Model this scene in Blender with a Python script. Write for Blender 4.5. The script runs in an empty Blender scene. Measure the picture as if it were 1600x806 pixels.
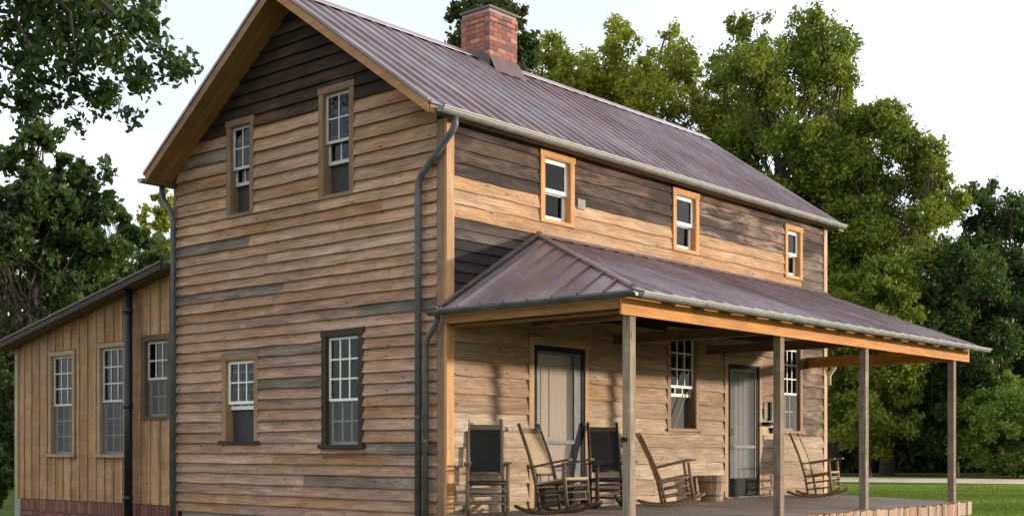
import bpy, bmesh, math, random
import numpy as np
from mathutils import Vector, Matrix, noise as mnoise

random.seed(7)
rng = np.random.default_rng(11)
scene = bpy.context.scene
COL = scene.collection
R = math.radians

# ------------------------------------------------------------------ camera
# House axes: X runs along the porch front, Y from the front wall to the rear, Z = 0 is the porch floor at the wall.
FWD = Vector((0.7559, 0.6547, 0)); RGT = Vector((0.6547, -0.7559, 0))
CAM = Vector((-11.217, -10.80, 0.82)); FPX = 1944.0; HZ = 700.0
GROUND = -0.75
cam_d = bpy.data.cameras.new('camera'); cam = bpy.data.objects.new('camera', cam_d); COL.objects.link(cam)
cam.location = CAM
cam.rotation_euler = (math.pi / 2, 0, math.atan2(FWD.y, FWD.x) - math.pi / 2)
cam_d.sensor_width = 36; cam_d.lens = 36 * FPX / 1600
cam_d.shift_y = (HZ - 403) / 1600
cam_d.clip_start = 0.1; cam_d.clip_end = 2000
scene.camera = cam

# ------------------------------------------------------------------ world, sun, exposure
SUN_EL = R(6.0)
SUN_TO = Vector((0.70 * math.cos(SUN_EL), -0.714 * math.cos(SUN_EL), math.sin(SUN_EL))).normalized()
SUN_STRENGTH = 2.8
world = bpy.data.worlds.new('World'); scene.world = world; world.use_nodes = True
wn = world.node_tree.nodes; wl = world.node_tree.links; wn.clear()
wo = wn.new('ShaderNodeOutputWorld')
bg1 = wn.new('ShaderNodeBackground'); bg1.inputs[1].default_value = 0.15
sky = wn.new('ShaderNodeTexSky'); sky.sky_type = 'NISHITA'; sky.sun_disc = False
sky.sun_elevation = R(24); sky.sun_rotation = math.atan2(SUN_TO.x, SUN_TO.y)
sky.air_density = 1.0; sky.dust_density = 1.0
wl.new(sky.outputs[0], bg1.inputs[0])
bg2 = wn.new('ShaderNodeBackground'); bg2.inputs[0].default_value = (0.97, 0.985, 1.0, 1); bg2.inputs[1].default_value = 0.95
tc = wn.new('ShaderNodeTexCoord')
mp = wn.new('ShaderNodeMapping'); mp.inputs['Scale'].default_value = (1, 1, 2.2)
wl.new(tc.outputs['Generated'], mp.inputs[0])
nz = wn.new('ShaderNodeTexNoise'); nz.inputs['Scale'].default_value = 2.3; nz.inputs['Detail'].default_value = 7; nz.inputs['Roughness'].default_value = 0.55
wl.new(mp.outputs[0], nz.inputs[0])
rp = wn.new('ShaderNodeValToRGB'); rp.color_ramp.elements[0].position = 0.40; rp.color_ramp.elements[1].position = 0.58
rp.color_ramp.elements[0].color = (0.48, 0.48, 0.48, 1); rp.color_ramp.elements[1].color = (1, 1, 1, 1)
wl.new(nz.outputs[0], rp.inputs[0])
mx = wn.new('ShaderNodeMixShader')
wl.new(rp.outputs[0], mx.inputs[0]); wl.new(bg1.outputs[0], mx.inputs[1]); wl.new(bg2.outputs[0], mx.inputs[2]); wl.new(mx.outputs[0], wo.inputs[0])

sd = bpy.data.lights.new('sun', 'SUN'); sd.energy = SUN_STRENGTH; sd.angle = R(2.0); sd.color = (1.0, 0.86, 0.68)
so = bpy.data.objects.new('sun', sd); COL.objects.link(so)
so.rotation_euler = SUN_TO.to_track_quat('Z', 'Y').to_euler()
vs = scene.view_settings
vs.view_transform = 'Standard'; vs.look = 'None'; vs.gamma = 1.0; vs.exposure = 0.7; vs.use_curve_mapping = False

# ------------------------------------------------------------------ materials
def nt(name):
    m = bpy.data.materials.new(name); m.use_nodes = True
    t = m.node_tree; b = t.nodes['Principled BSDF']
    return m, t, b
def N(t, kind, **kw):
    n = t.nodes.new(kind)
    for k, v in kw.items():
        if k in n.inputs: n.inputs[k].default_value = v
        else: setattr(n, k, v)
    return n
def ramp(t, src, p0, p1, c0=(0, 0, 0, 1), c1=(1, 1, 1, 1)):
    r = t.nodes.new('ShaderNodeValToRGB')
    r.color_ramp.elements[0].position = p0; r.color_ramp.elements[1].position = p1
    r.color_ramp.elements[0].color = c0; r.color_ramp.elements[1].color = c1
    t.links.new(src, r.inputs[0]); return r.outputs[0]
def mixc(t, fac, a, b, mode='MIX'):
    n = t.nodes.new('ShaderNodeMix'); n.data_type = 'RGBA'; n.blend_type = mode
    for s, v in ((0, fac), (6, a), (7, b)):
        if hasattr(v, 'is_output'): t.links.new(v, n.inputs[s])
        else: n.inputs[s].default_value = v
    return n.outputs[2]
def mth(t, op, a, b=0.0, clamp=False):
    n = t.nodes.new('ShaderNodeMath'); n.operation = op; n.use_clamp = clamp
    for s, v in ((0, a), (1, b)):
        if hasattr(v, 'is_output'): t.links.new(v, n.inputs[s])
        else: n.inputs[s].default_value = v
    return n.outputs[0]

def wood_material(name, rough=0.8, bump=0.5, grain=0.55, dark=(0.026, 0.017, 0.013, 1), knots=True):
    """Colour comes from each board's own object colour; alpha says how weathered it is. UVs run along the board in metres."""
    m, t, b = nt(name)
    oi = N(t, 'ShaderNodeObjectInfo'); uv = N(t, 'ShaderNodeUVMap')
    off = N(t, 'ShaderNodeVectorMath', operation='SCALE'); off.inputs[0].default_value = (37.0, 19.0, 5.0)
    t.links.new(oi.outputs['Random'], off.inputs['Scale'])
    add = N(t, 'ShaderNodeVectorMath', operation='ADD')
    t.links.new(uv.outputs[0], add.inputs[0]); t.links.new(off.outputs[0], add.inputs[1])
    def nz(sx, sy, detail, sc=1.0, dist=0.0):
        mpn = N(t, 'ShaderNodeMapping'); mpn.inputs['Scale'].default_value = (sx, sy, 1)
        t.links.new(add.outputs[0], mpn.inputs[0])
        n = N(t, 'ShaderNodeTexNoise', Scale=sc, Detail=detail, Distortion=dist, Roughness=0.6); t.links.new(mpn.outputs[0], n.inputs[0]); return n.outputs[0]
    g = nz(2.2, 70, 5, 1, 0.6); s = nz(1.1, 11, 4, 1, 0.8); geo = N(t, 'ShaderNodeNewGeometry'); mpw = N(t, 'ShaderNodeMapping'); mpw.inputs['Scale'].default_value = (0.9, 0.9, 4.2); t.links.new(geo.outputs['Position'], mpw.inputs[0]); wn_ = N(t, 'ShaderNodeTexNoise', Scale=1.0, Detail=7, Distortion=0.7, Roughness=0.68); t.links.new(mpw.outputs[0], wn_.inputs[0]); w = wn_.outputs[0]; p = nz(4.0, 5.0, 3)
    base = mixc(t, grain, oi.outputs['Color'], ramp(t, g, 0.34, 0.66, (0.5, 0.45, 0.42, 1), (1.25, 1.24, 1.22, 1)), 'MULTIPLY')
    base = mixc(t, 0.75, base, ramp(t, s, 0.32, 0.66, (0.62, 0.58, 0.57, 1), (1.18, 1.17, 1.17, 1)), 'MULTIPLY')
    wf = mth(t, 'MULTIPLY', ramp(t, mth(t, 'ADD', mth(t, 'MULTIPLY', w, .75), mth(t, 'MULTIPLY', s, .25)), 0.40, 0.54), oi.outputs['Alpha'])
    wf = mth(t, 'MULTIPLY', wf, 0.92)
    base = mixc(t, wf, base, dark)
    if knots:
        mpk = N(t, 'ShaderNodeMapping'); mpk.inputs['Scale'].default_value = (2.6, 7.0, 1); t.links.new(add.outputs[0], mpk.inputs[0])
        vo = N(t, 'ShaderNodeTexVoronoi', Scale=1.0, Randomness=1.0); t.links.new(mpk.outputs[0], vo.inputs[0])
        kf = ramp(t, vo.outputs['Distance'], 0.05, 0.13, (0.75, 0.75, 0.75, 1), (0, 0, 0, 1))
        base = mixc(t, kf, base, (0.07, 0.035, 0.018, 1))
        mpk2 = N(t, 'ShaderNodeMapping'); mpk2.inputs['Scale'].default_value = (7.0, 13.0, 1); t.links.new(add.outputs[0], mpk2.inputs[0])
        vo2 = N(t, 'ShaderNodeTexVoronoi', Scale=1.0, Randomness=1.0); t.links.new(mpk2.outputs[0], vo2.inputs[0])
        kf2 = ramp(t, vo2.outputs['Distance'], 0.06, 0.20, (0.55, 0.55, 0.55, 1), (0, 0, 0, 1))
        base = mixc(t, kf2, base, (0.10, 0.05, 0.03, 1))
    mpg = N(t, 'ShaderNodeMapping'); mpg.inputs['Scale'].default_value = (0.9, 0.9, 3.5); mpg.inputs['Location'].default_value = (7, 3, 1); t.links.new(geo.outputs['Position'], mpg.inputs[0]); gn = N(t, 'ShaderNodeTexNoise', Scale=1.0, Detail=4, Roughness=0.6); t.links.new(mpg.outputs[0], gn.inputs[0])
    hs = N(t, 'ShaderNodeHueSaturation', Saturation=0.85 if knots else 1.0, Value=1.03); t.links.new(base, hs.inputs['Color']); base = mixc(t, ramp(t, gn.outputs[0], 0.42, 0.62), base, hs.outputs[0])
    base = mixc(t, 0.25, base, ramp(t, p, 0.3, 0.7, (0.6, 0.6, 0.62, 1), (1.2, 1.18, 1.15, 1)), 'MULTIPLY')
    t.links.new(base, b.inputs['Base Color']); b.inputs['Roughness'].default_value = rough
    b.inputs['Specular IOR Level'].default_value = 0.25
    bp = N(t, 'ShaderNodeBump', Strength=bump, Distance=0.006)
    t.links.new(mth(t, 'ADD', g, mth(t, 'MULTIPLY', s, 0.7)), bp.inputs['Height']); t.links.new(bp.outputs[0], b.inputs['Normal'])
    return m

def plain(name, col, rough=0.6, metal=0.0, var=0.25, scale=6.0, bump=0.1, use_obj=False, stretch=(1, 1, 1), spec=0.5):
    m, t, b = nt(name)
    tcn = N(t, 'ShaderNodeTexCoord'); mpn = N(t, 'ShaderNodeMapping'); mpn.inputs['Scale'].default_value = stretch
    t.links.new(tcn.outputs['Object'], mpn.inputs[0])
    n = N(t, 'ShaderNodeTexNoise', Scale=scale, Detail=6, Roughness=0.65); t.links.new(mpn.outputs[0], n.inputs[0])
    if use_obj:
        oi = N(t, 'ShaderNodeObjectInfo'); c = oi.outputs['Color']
    else: c = (*col, 1)
    lo = 1 - var; hi = 1 + var * 0.6
    base = mixc(t, 1.0, c, ramp(t, n.outputs[0], 0.3, 0.7, (lo, lo, lo, 1), (hi, hi, hi, 1)), 'MULTIPLY')
    t.links.new(base, b.inputs['Base Color']); b.inputs['Metallic'].default_value = metal
    b.inputs['Specular IOR Level'].default_value = spec
    t.links.new(ramp(t, n.outputs[0], 0.2, 0.8, (rough * .8,) * 3 + (1,), (min(1, rough * 1.2),) * 3 + (1,)), b.inputs['Roughness'])
    if bump:
        bp = N(t, 'ShaderNodeBump', Strength=bump, Distance=0.01); t.links.new(n.outputs[0], bp.inputs['Height']); t.links.new(bp.outputs[0], b.inputs['Normal'])
    return m

M = {}
M['wood'] = wood_material('weathered_wood', bump=0.8, grain=0.7)
M['trim'] = wood_material('trim_wood', rough=0.65, bump=0.25, grain=0.4, knots=False)
M['chair'] = wood_material('chair_wood', rough=0.6, bump=0.2, grain=0.4, knots=False)
def roof_material():
    m, t, b = nt('roof_metal')
    oi = N(t, 'ShaderNodeObjectInfo'); geo = N(t, 'ShaderNodeNewGeometry')
    n1 = N(t, 'ShaderNodeTexNoise', Scale=0.9, Detail=6, Roughness=0.65); n2 = N(t, 'ShaderNodeTexNoise', Scale=5.0, Detail=5, Roughness=0.7); n3 = N(t, 'ShaderNodeTexNoise', Scale=1.7, Detail=2)
    for n in (n1, n2, n3): t.links.new(geo.outputs['Position'], n.inputs[0])
    c = mixc(t, ramp(t, n1.outputs[0], 0.36, 0.66), (0.19, 0.125, 0.13, 1), (0.31, 0.265, 0.295, 1))
    c = mixc(t, mth(t, 'MULTIPLY', ramp(t, n2.outputs[0], 0.56, 0.72), 0.55), c, (0.17, 0.085, 0.06, 1))
    k = mth(t, 'ADD', 0.80, mth(t, 'MULTIPLY', oi.outputs['Random'], 0.36))
    cv = N(t, 'ShaderNodeCombineColor'); [t.links.new(k, cv.inputs[i]) for i in range(3)]
    t.links.new(mixc(t, 1.0, c, cv.outputs[0], 'MULTIPLY'), b.inputs['Base Color'])
    t.links.new(ramp(t, n2.outputs[0], 0.25, 0.75, (0.26, 0.26, 0.26, 1), (0.5, 0.5, 0.5, 1)), b.inputs['Roughness']); b.inputs['Metallic'].default_value = 0.35; b.inputs['Specular IOR Level'].default_value = 0.9
    bp = N(t, 'ShaderNodeBump', Strength=0.25, Distance=0.02); t.links.new(n3.outputs[0], bp.inputs['Height']); t.links.new(bp.outputs[0], b.inputs['Normal'])
    return m
M['roof'] = roof_material()
M['roof_dull'] = plain('dull_roof_metal', (0.13, 0.085, 0.085), 0.7, 0.0, 0.3, 4, 0.1)
M['galv'] = plain('galvanised', (0.25, 0.26, 0.24), 0.55, 0.15, 0.35, 7, 0.1)
M['pipe'] = plain('downspout_metal', (0.105, 0.11, 0.11), 0.5, 0.2, 0.4, 6, 0.08)
M['black_pipe'] = plain('black_pipe', (0.008, 0.008, 0.010), 0.5, 0.0, 0.3, 6, 0.08)
M['white'] = plain('white_paint', (0.78, 0.77, 0.72), 0.5, 0, 0.12, 12, 0.05)
M['offwhite'] = plain('old_white_paint', (0.55, 0.54, 0.49), 0.55, 0, 0.25, 14, 0.06)
M['black'] = plain('black_paint', (0.010, 0.011, 0.013), 0.7, 0, 0.3, 8, 0.05, spec=0.15)
M['greymetal'] = plain('grey_screen_frame', (0.085, 0.095, 0.10), 0.6, 0.0, 0.2, 8, 0.05)
M['curtain'] = plain('pale_curtain', (0.27, 0.27, 0.26), 0.9, 0, 0.3, 5, 0.3, stretch=(9, 9, 0.6))
M['inner'] = plain('dark_interior', (0.03, 0.027, 0.024), 0.9, 0, 0.3, 2, 0)
M['cane'] = plain('woven_cane', (0.42, 0.30, 0.18), 0.8, 0, 0.45, 60, 0.6)
M['door_tan'] = plain('faded_door_paint', (0.62, 0.46, 0.35), 0.7, 0, 0.25, 4, 0.1, stretch=(6, 6, .6))
M['black_cloth'] = plain('black_woven', (0.010, 0.009, 0.009), 0.9, 0, 0.5, 40, 0.4)
M['brick'] = plain('brick', (0.3, 0.1, 0.07), 0.85, 0, 0.45, 14, 0.4, use_obj=True)
M['mortar'] = plain('mortar', (0.36, 0.31, 0.27), 0.95, 0, 0.3, 20, 0.3)
M['stone'] = plain('pale_stone', (0.27, 0.26, 0.23), 0.9, 0, 0.3, 10, 0.4)
M['bark'] = plain('bark', (0.075, 0.058, 0.045), 0.95, 0, 0.5, 9, 0.8, stretch=(1, 1, 0.25))

def glass_material():
    m, t, b = nt('window_glass'); t.nodes.remove(b)
    out = t.nodes['Material Output']
    gl = N(t, 'ShaderNodeBsdfGlossy', Roughness=0.02); gl.inputs[0].default_value = (0.9, 0.95, 1, 1)
    tr = N(t, 'ShaderNodeBsdfTransparent'); tr.inputs[0].default_value = (0.55, 0.58, 0.57, 1)
    fr = N(t, 'ShaderNodeFresnel', IOR=1.5)
    geo = N(t, 'ShaderNodeNewGeometry'); n = N(t, 'ShaderNodeTexNoise', Scale=2.2, Detail=1); t.links.new(geo.outputs['Position'], n.inputs[0])
    bp = N(t, 'ShaderNodeBump', Strength=0.3, Distance=0.03); t.links.new(n.outputs[0], bp.inputs['Height']); t.links.new(bp.outputs[0], gl.inputs['Normal'])
    mxn = N(t, 'ShaderNodeMixShader'); t.links.new(mth(t, 'MULTIPLY', fr.outputs[0], mth(t, 'MULTIPLY', mth(t, 'SUBTRACT', 1.0, geo.outputs['Backfacing']), 0.6), True), mxn.inputs[0]); t.links.new(tr.outputs[0], mxn.inputs[1]); t.links.new(gl.outputs[0], mxn.inputs[2])
    t.links.new(mxn.outputs[0], out.inputs[0]); return m
M['glass'] = glass_material()
def screen_material(name, col, dens):
    m, t, b = nt(name); out = t.nodes['Material Output']
    b.inputs['Base Color'].default_value = (*col, 1); b.inputs['Roughness'].default_value = 0.7
    tr = N(t, 'ShaderNodeBsdfTransparent'); mxn = N(t, 'ShaderNodeMixShader', Fac=dens)
    t.links.new(tr.outputs[0], mxn.inputs[1]); t.links.new(b.outputs[0], mxn.inputs[2]); t.links.new(mxn.outputs[0], out.inputs[0]); return m
M['screen'] = screen_material('insect_screen', (0.15, 0.15, 0.15), 0.32)
M['screen_dark'] = screen_material('dark_insect_screen', (0.07, 0.065, 0.065), 0.6)

def leaf_material(name, c0, c1, c2):
    m, t, b = nt(name); out = t.nodes['Material Output']; t.nodes.remove(b)
    geo = N(t, 'ShaderNodeNewGeometry')
    cr = t.nodes.new('ShaderNodeValToRGB'); e = cr.color_ramp.elements
    e[0].position = 0; e[0].color = (*c0, 1); e[1].position = 1; e[1].color = (*c2, 1); k = e.new(0.55); k.color = (*c1, 1)
    n = N(t, 'ShaderNodeTexNoise', Scale=0.45, Detail=2); t.links.new(geo.outputs['Position'], n.inputs[0])
    f = mth(t, 'ADD', mth(t, 'MULTIPLY', geo.outputs['Random Per Island'], 0.55), mth(t, 'MULTIPLY', n.outputs[0], 0.5), True)
    t.links.new(f, cr.inputs[0])
    df = N(t, 'ShaderNodeBsdfPrincipled', Roughness=0.5); df.inputs['Specular IOR Level'].default_value = 0.3; t.links.new(cr.outputs[0], df.inputs['Base Color'])
    tl = N(t, 'ShaderNodeBsdfTranslucent'); t.links.new(mixc(t, 1.0, cr.outputs[0], (1.3, 1.35, 0.6, 1), 'MULTIPLY'), tl.inputs[0])
    mxn = N(t, 'ShaderNodeMixShader', Fac=0.42); t.links.new(df.outputs[0], mxn.inputs[1]); t.links.new(tl.outputs[0], mxn.inputs[2]); t.links.new(mxn.outputs[0], out.inputs[0])
    return m
M['leaf'] = leaf_material('leaf_green', (0.065, 0.095, 0.014), (0.16, 0.20, 0.026), (0.29, 0.31, 0.045))
M['leaf_dark'] = leaf_material('leaf_dark_green', (0.022, 0.044, 0.014), (0.052, 0.085, 0.022), (0.12, 0.15, 0.034))
M['leaf_yellow'] = leaf_material('leaf_yellow_green', (0.12, 0.145, 0.018), (0.26, 0.28, 0.036), (0.42, 0.41, 0.06))
M['leaf_bright'] = leaf_material('leaf_bright_green', (0.07, 0.12, 0.02), (0.16, 0.23, 0.04), (0.27, 0.33, 0.07))

def grass_material():
    m, t, b = nt('lawn')
    geo = N(t, 'ShaderNodeNewGeometry')
    n1 = N(t, 'ShaderNodeTexNoise', Scale=0.22, Detail=5, Roughness=0.6); n2 = N(t, 'ShaderNodeTexNoise', Scale=6, Detail=4, Roughness=0.7)
    for n in (n1, n2): t.links.new(geo.outputs['Position'], n.inputs[0])
    c = mixc(t, ramp(t, n1.outputs[0], 0.35, 0.68), (0.055, 0.088, 0.018, 1), (0.12, 0.145, 0.035, 1))
    c = mixc(t, 0.7, c, ramp(t, n2.outputs[0], 0.25, 0.75, (0.45, 0.45, 0.4, 1), (1.3, 1.3, 1.2, 1)), 'MULTIPLY')
    t.links.new(c, b.inputs['Base Color']); b.inputs['Roughness'].default_value = 0.95; b.inputs['Specular IOR Level'].default_value = 0.1
    bp = N(t, 'ShaderNodeBump', Strength=0.8, Distance=0.08); t.links.new(n2.outputs[0], bp.inputs['Height']); t.links.new(bp.outputs[0], b.inputs['Normal'])
    return m
M['grass'] = grass_material()
M['path'] = plain('sandy_path', (0.55, 0.46, 0.30), 0.95, 0, 0.35, .6, 0.3)  # sand colour lightened to stand in for sunlight on the track

# ------------------------------------------------------------------ mesh helpers
class MB:
    """collects boxes, tubes and prisms; build() makes them ONE mesh object"""
    def __init__(s): s.v = []; s.f = []; s.uv = []
    def face(s, idx, uvs): s.f.append(idx); s.uv.append(uvs)
    def hexa(s, P, L=0):
        """8 points: 0-3 one end, 4-7 the other end (same order); length runs from end to end"""
        b = len(s.v); s.v += [tuple(p) for p in P]
        l = (Vector(P[4]) - Vector(P[0])).length; ru = random.random() * 20; rv = random.random() * 9
        acc = 0
        for i in range(4):
            j = (i + 1) % 4
            w = (Vector(P[j]) - Vector(P[i])).length
            s.face((b + i, b + j, b + 4 + j, b + 4 + i), ((ru, rv + acc), (ru, rv + acc + w), (ru + l, rv + acc + w), (ru + l, rv + acc)))
            acc += w
        s.face((b + 3, b + 2, b + 1, b), tuple((ru + .003 * k, rv + .02 * k) for k in range(4)))
        s.face((b + 4, b + 5, b + 6, b + 7), tuple((ru + .003 * k, rv + .02 * k) for k in range(4)))
    def box(s, x0, x1, y0, y1, z0, z1, axis='x', F=None):
        """axis = direction of the grain"""
        if axis == 'x': P = [(x0, y0, z0), (x0, y1, z0), (x0, y1, z1), (x0, y0, z1), (x1, y0, z0), (x1, y1, z0), (x1, y1, z1), (x1, y0, z1)]
        elif axis == 'y': P = [(x0, y0, z0), (x1, y0, z0), (x1, y0, z1), (x0, y0, z1), (x0, y1, z0), (x1, y1, z0), (x1, y1, z1), (x0, y1, z1)]
        else: P = [(x0, y0, z0), (x1, y0, z0), (x1, y1, z0), (x0, y1, z0), (x0, y0, z1), (x1, y0, z1), (x1, y1, z1), (x0, y1, z1)]
        if F: P = [F(*p) for p in P]
        s.hexa(P)
    def tube(s, pts, rad, seg=10, caps=True):
        pts = [Vector(p) for p in pts]; n = len(pts)
        rad = rad if isinstance(rad, (list, tuple)) else [rad] * n
        up = None; b = len(s.v); acc = 0
        for i in range(n):
            d = (pts[min(i + 1, n - 1)] - pts[max(i - 1, 0)]).normalized()
            if up is None:
                a = Vector((0, 0, 1)) if abs(d.z) < .9 else Vector((1, 0, 0)); up = d.cross(a).normalized()
            up = (up - d * up.dot(d)).normalized(); sd_ = d.cross(up)
            for k in range(seg):
                an = 2 * math.pi * k / seg
                s.v.append(tuple(pts[i] + (up * math.cos(an) + sd_ * math.sin(an)) * rad[i]))
        for i in range(n - 1):
            l = (pts[i + 1] - pts[i]).length
            for k in range(seg):
                k2 = (k + 1) % seg
                c = b + i * seg; w = 2 * math.pi * rad[0] / seg
                s.face((c + k, c + k2, c + seg + k2, c + seg + k), ((acc, k * w), (acc, (k + 1) * w), (acc + l, (k + 1) * w), (acc + l, k * w)))
            acc += l
        if caps:
            s.face(tuple(b + k for k in range(seg))[::-1], tuple((0, .01 * k) for k in range(seg)))
            s.face(tuple(b + (n - 1) * seg + k for k in range(seg)), tuple((0, .01 * k) for k in range(seg)))
    def prism(s, poly, offset):
        """closed polygon (3D points) pushed along offset"""
        b = len(s.v); n = len(poly); o = Vector(offset)
        s.v += [tuple(p) for p in poly] + [tuple(Vector(p) + o) for p in poly]
        uvs = [(Vector(p).x + Vector(p).y, Vector(p).z) for p in poly]
        s.face(tuple(range(b, b + n))[::-1], tuple(uvs[::-1])); s.face(tuple(range(b + n, b + 2 * n)), tuple(uvs))
        for i in range(n):
            j = (i + 1) % n
            l = (Vector(poly[j]) - Vector(poly[i])).length
            s.face((b + i, b + j, b + n + j, b + n + i), ((0, 0), (l, 0), (l, o.length), (0, o.length)))
    def mesh(s, name, smooth=False):
        me = bpy.data.meshes.new(name); me.from_pydata(s.v, [], s.f)
        ul = me.uv_layers.new(name='UVMap')
        flat = [c for u in s.uv for p in u for c in p]
        ul.data.foreach_set('uv', flat)
        bm = bmesh.new(); bm.from_mesh(me); bmesh.ops.recalc_face_normals(bm, faces=bm.faces); bm.to_mesh(me); bm.free()
        if smooth: me.polygons.foreach_set('use_smooth', [True] * len(me.polygons))
        return me
    def build(s, name, mat, parent=None, color=None, smooth=False):
        me = s.mesh(name, smooth); me.materials.append(M[mat])
        return link(name, me, parent, color)
def link(name, me, parent=None, color=None):
    o = bpy.data.objects.new(name, me); COL.objects.link(o)
    if parent: o.parent = parent
    if color: o.color = color if len(color) == 4 else (*color, 0.0)
    return o
def tag(o, label, cat, group=None):
    o['label'] = label; o['category'] = cat
    if group: o['group'] = group
    return o
def empty(name, loc=(0, 0, 0), rz=0, parent=None):
    o = bpy.data.objects.new(name, None); COL.objects.link(o); o.location = loc; o.rotation_euler = (0, 0, rz); o.empty_display_size = 0.3
    if parent: o.parent = parent
    return o
def box(name, mat, parent, x0, x1, y0, y1, z0, z1, axis='x', F=None, color=None):
    m = MB(); m.box(x0, x1, y0, y1, z0, z1, axis, F); return m.build(name, mat, parent, color)
def structure(o): o['kind'] = 'structure'; return o
def at(px, depth, z):
    p = CAM + FWD * depth + RGT * ((px - 800) / FPX * depth); return Vector((p.x, p.y, z))
def zat(py, depth): return CAM.z + (HZ - py) / FPX * depth

def jit(c, v=0.12, a=None):
    k = 1 + random.uniform(-v, v); h = random.uniform(-.025, .025)
    return (max(0, c[0] * k * (1 + h)), c[1] * k, max(0, c[2] * k * (1 - h)), (c[3] if len(c) > 3 else 0) if a is None else a)

# wall frames: (a, n, z) -> world, a to the right as seen from outside, n outwards
def FRONT(a, n, z): return (a, -n, z)
def GABLE(a, n, z): return (-n, -a, z)          # a = -Y
def ANNEX(a, n, z): return (0.09 - n, -a, z)

def lap_board(parent, F, a0, a1, z0, z1, color, proud=0.028, top=0.008, lap=0.02, wob=0.012, e0=0.0, e1=0.0, mat='wood', name='siding_board'):
    """one clapboard: thick wavy lower edge, thin upper edge; e0 / e1 move the upper corners of its ends (roof slope)"""
    L = a1 - a0
    if L < 0.03 or z1 - z0 < 0.01: return
    n = max(2, min(9, int(L / 0.4) + 1)); mb = MB(); ph = random.random() * 100; g = random.uniform(0.0, 0.004)
    for i in range(n + 1):
        t = i / n; x = a0 + L * t + (g if i == 0 else -g if i == n else 0)
        xt = x + (e0 if i == 0 else e1 if i == n else 0)
        w = mnoise.noise((ph + t * L * 1.6, 0, 0)) * wob; wn_ = mnoise.noise((ph, t * L * 1.2, 3)) * 0.006
        zb = z0 + w; h = z1 + lap - zb
        mb.v += [F(x, 0.0, zb), F(x, proud + wn_, zb), F(xt, top + wn_ * .3, z1 + lap), F(xt, 0.0, z1 + lap)]
    for i in range(n):
        b = 4 * i; u0 = L * i / n; u1 = L * (i + 1) / n; h = z1 - z0
        for k, (v0, v1) in enumerate(((-.03, 0), (0, h), (h, h + .01), (h + .01, 0))):
            j = (k + 1) % 4
            mb.face((b + k, b + j, b + 4 + j, b + 4 + k), ((u0, v0), (u0, v1), (u1, v1), (u1, v0)))
    mb.face((3, 2, 1, 0), ((0, 0), (.01, 0), (.01, .02), (0, .02))); e = 4 * n
    mb.face((e, e + 1, e + 2, e + 3), ((0, 0), (.01, 0), (.01, .02), (0, .02)))
    return mb.build(name, mat, parent, color)

def side_wall(parent, F, courses, a0f, a1f, holes, colorf, proud=0.028, wob=0.012, joints=2.4):
    """clapboards in courses, cut round the openings; holes = (a0, a1, z0, z1)"""
    for (z0, z1) in courses:
        lo0, lo1 = a0f(z0), a1f(z0); hi0, hi1 = a0f(z1), a1f(z1)
        cuts = sorted(h for h in holes if h[2] < z1 - .004 and h[3] > z0 + .004)
        segs = []; cur = lo0
        for h in cuts:
            segs.append((cur, h[0], z0, z1))
            if h[3] < z1 - 0.012: segs.append((h[0], h[1], h[3], z1))
            if h[2] > z0 + 0.012: segs.append((h[0], h[1], z0, h[2]))
            cur = h[1]
        segs.append((cur, lo1, z0, z1))
        for (s0, s1, zz0, zz1) in segs:
            if s1 - s0 < 0.03: continue
            x = s0; first = True
            while x < s1 - 0.02:
                l = random.uniform(joints * .6, joints * 1.5); x2 = x + l
                if s1 - x2 < 0.7: x2 = s1
                e0 = hi0 - lo0 if x <= lo0 + 1e-4 else 0; e1 = hi1 - lo1 if x2 >= lo1 - 1e-4 else 0
                lap = 0.02 if zz1 == z1 else 0
                lap_board(parent, F, x, x2, zz0, zz1, colorf((x + x2) / 2, (zz0 + zz1) / 2), proud, 0.008, lap, wob if zz0 == z0 else 0.001, e0, e1)
                x = x2

def wall_core(name, parent, F, a0, a1, z0, z1, holes, thick=0.11, poly_top=None):
    """the sheathing behind the boards, with real openings"""
    xs = sorted({a0, a1, *[h[0] for h in holes], *[h[1] for h in holes]}); zs = sorted({z0, z1, *[min(h[2], z1) for h in holes], *[min(h[3], z1) for h in holes]})
    mb = MB()
    for i in range(len(xs) - 1):
        for j in range(len(zs) - 1):
            cx = (xs[i] + xs[i + 1]) / 2; cz = (zs[j] + zs[j + 1]) / 2
            if any(h[0] < cx < h[1] and h[2] < cz < h[3] for h in holes): continue
            mb.box(xs[i], xs[i + 1], -thick, 0, zs[j], zs[j + 1], 'x', F)
    if poly_top: mb.prism([F(a, -thick, z) for a, z in poly_top], Vector(F(0, 0, 0)) - Vector(F(0, -thick, 0)))
    return mb.build(name, 'inner', parent)

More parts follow.
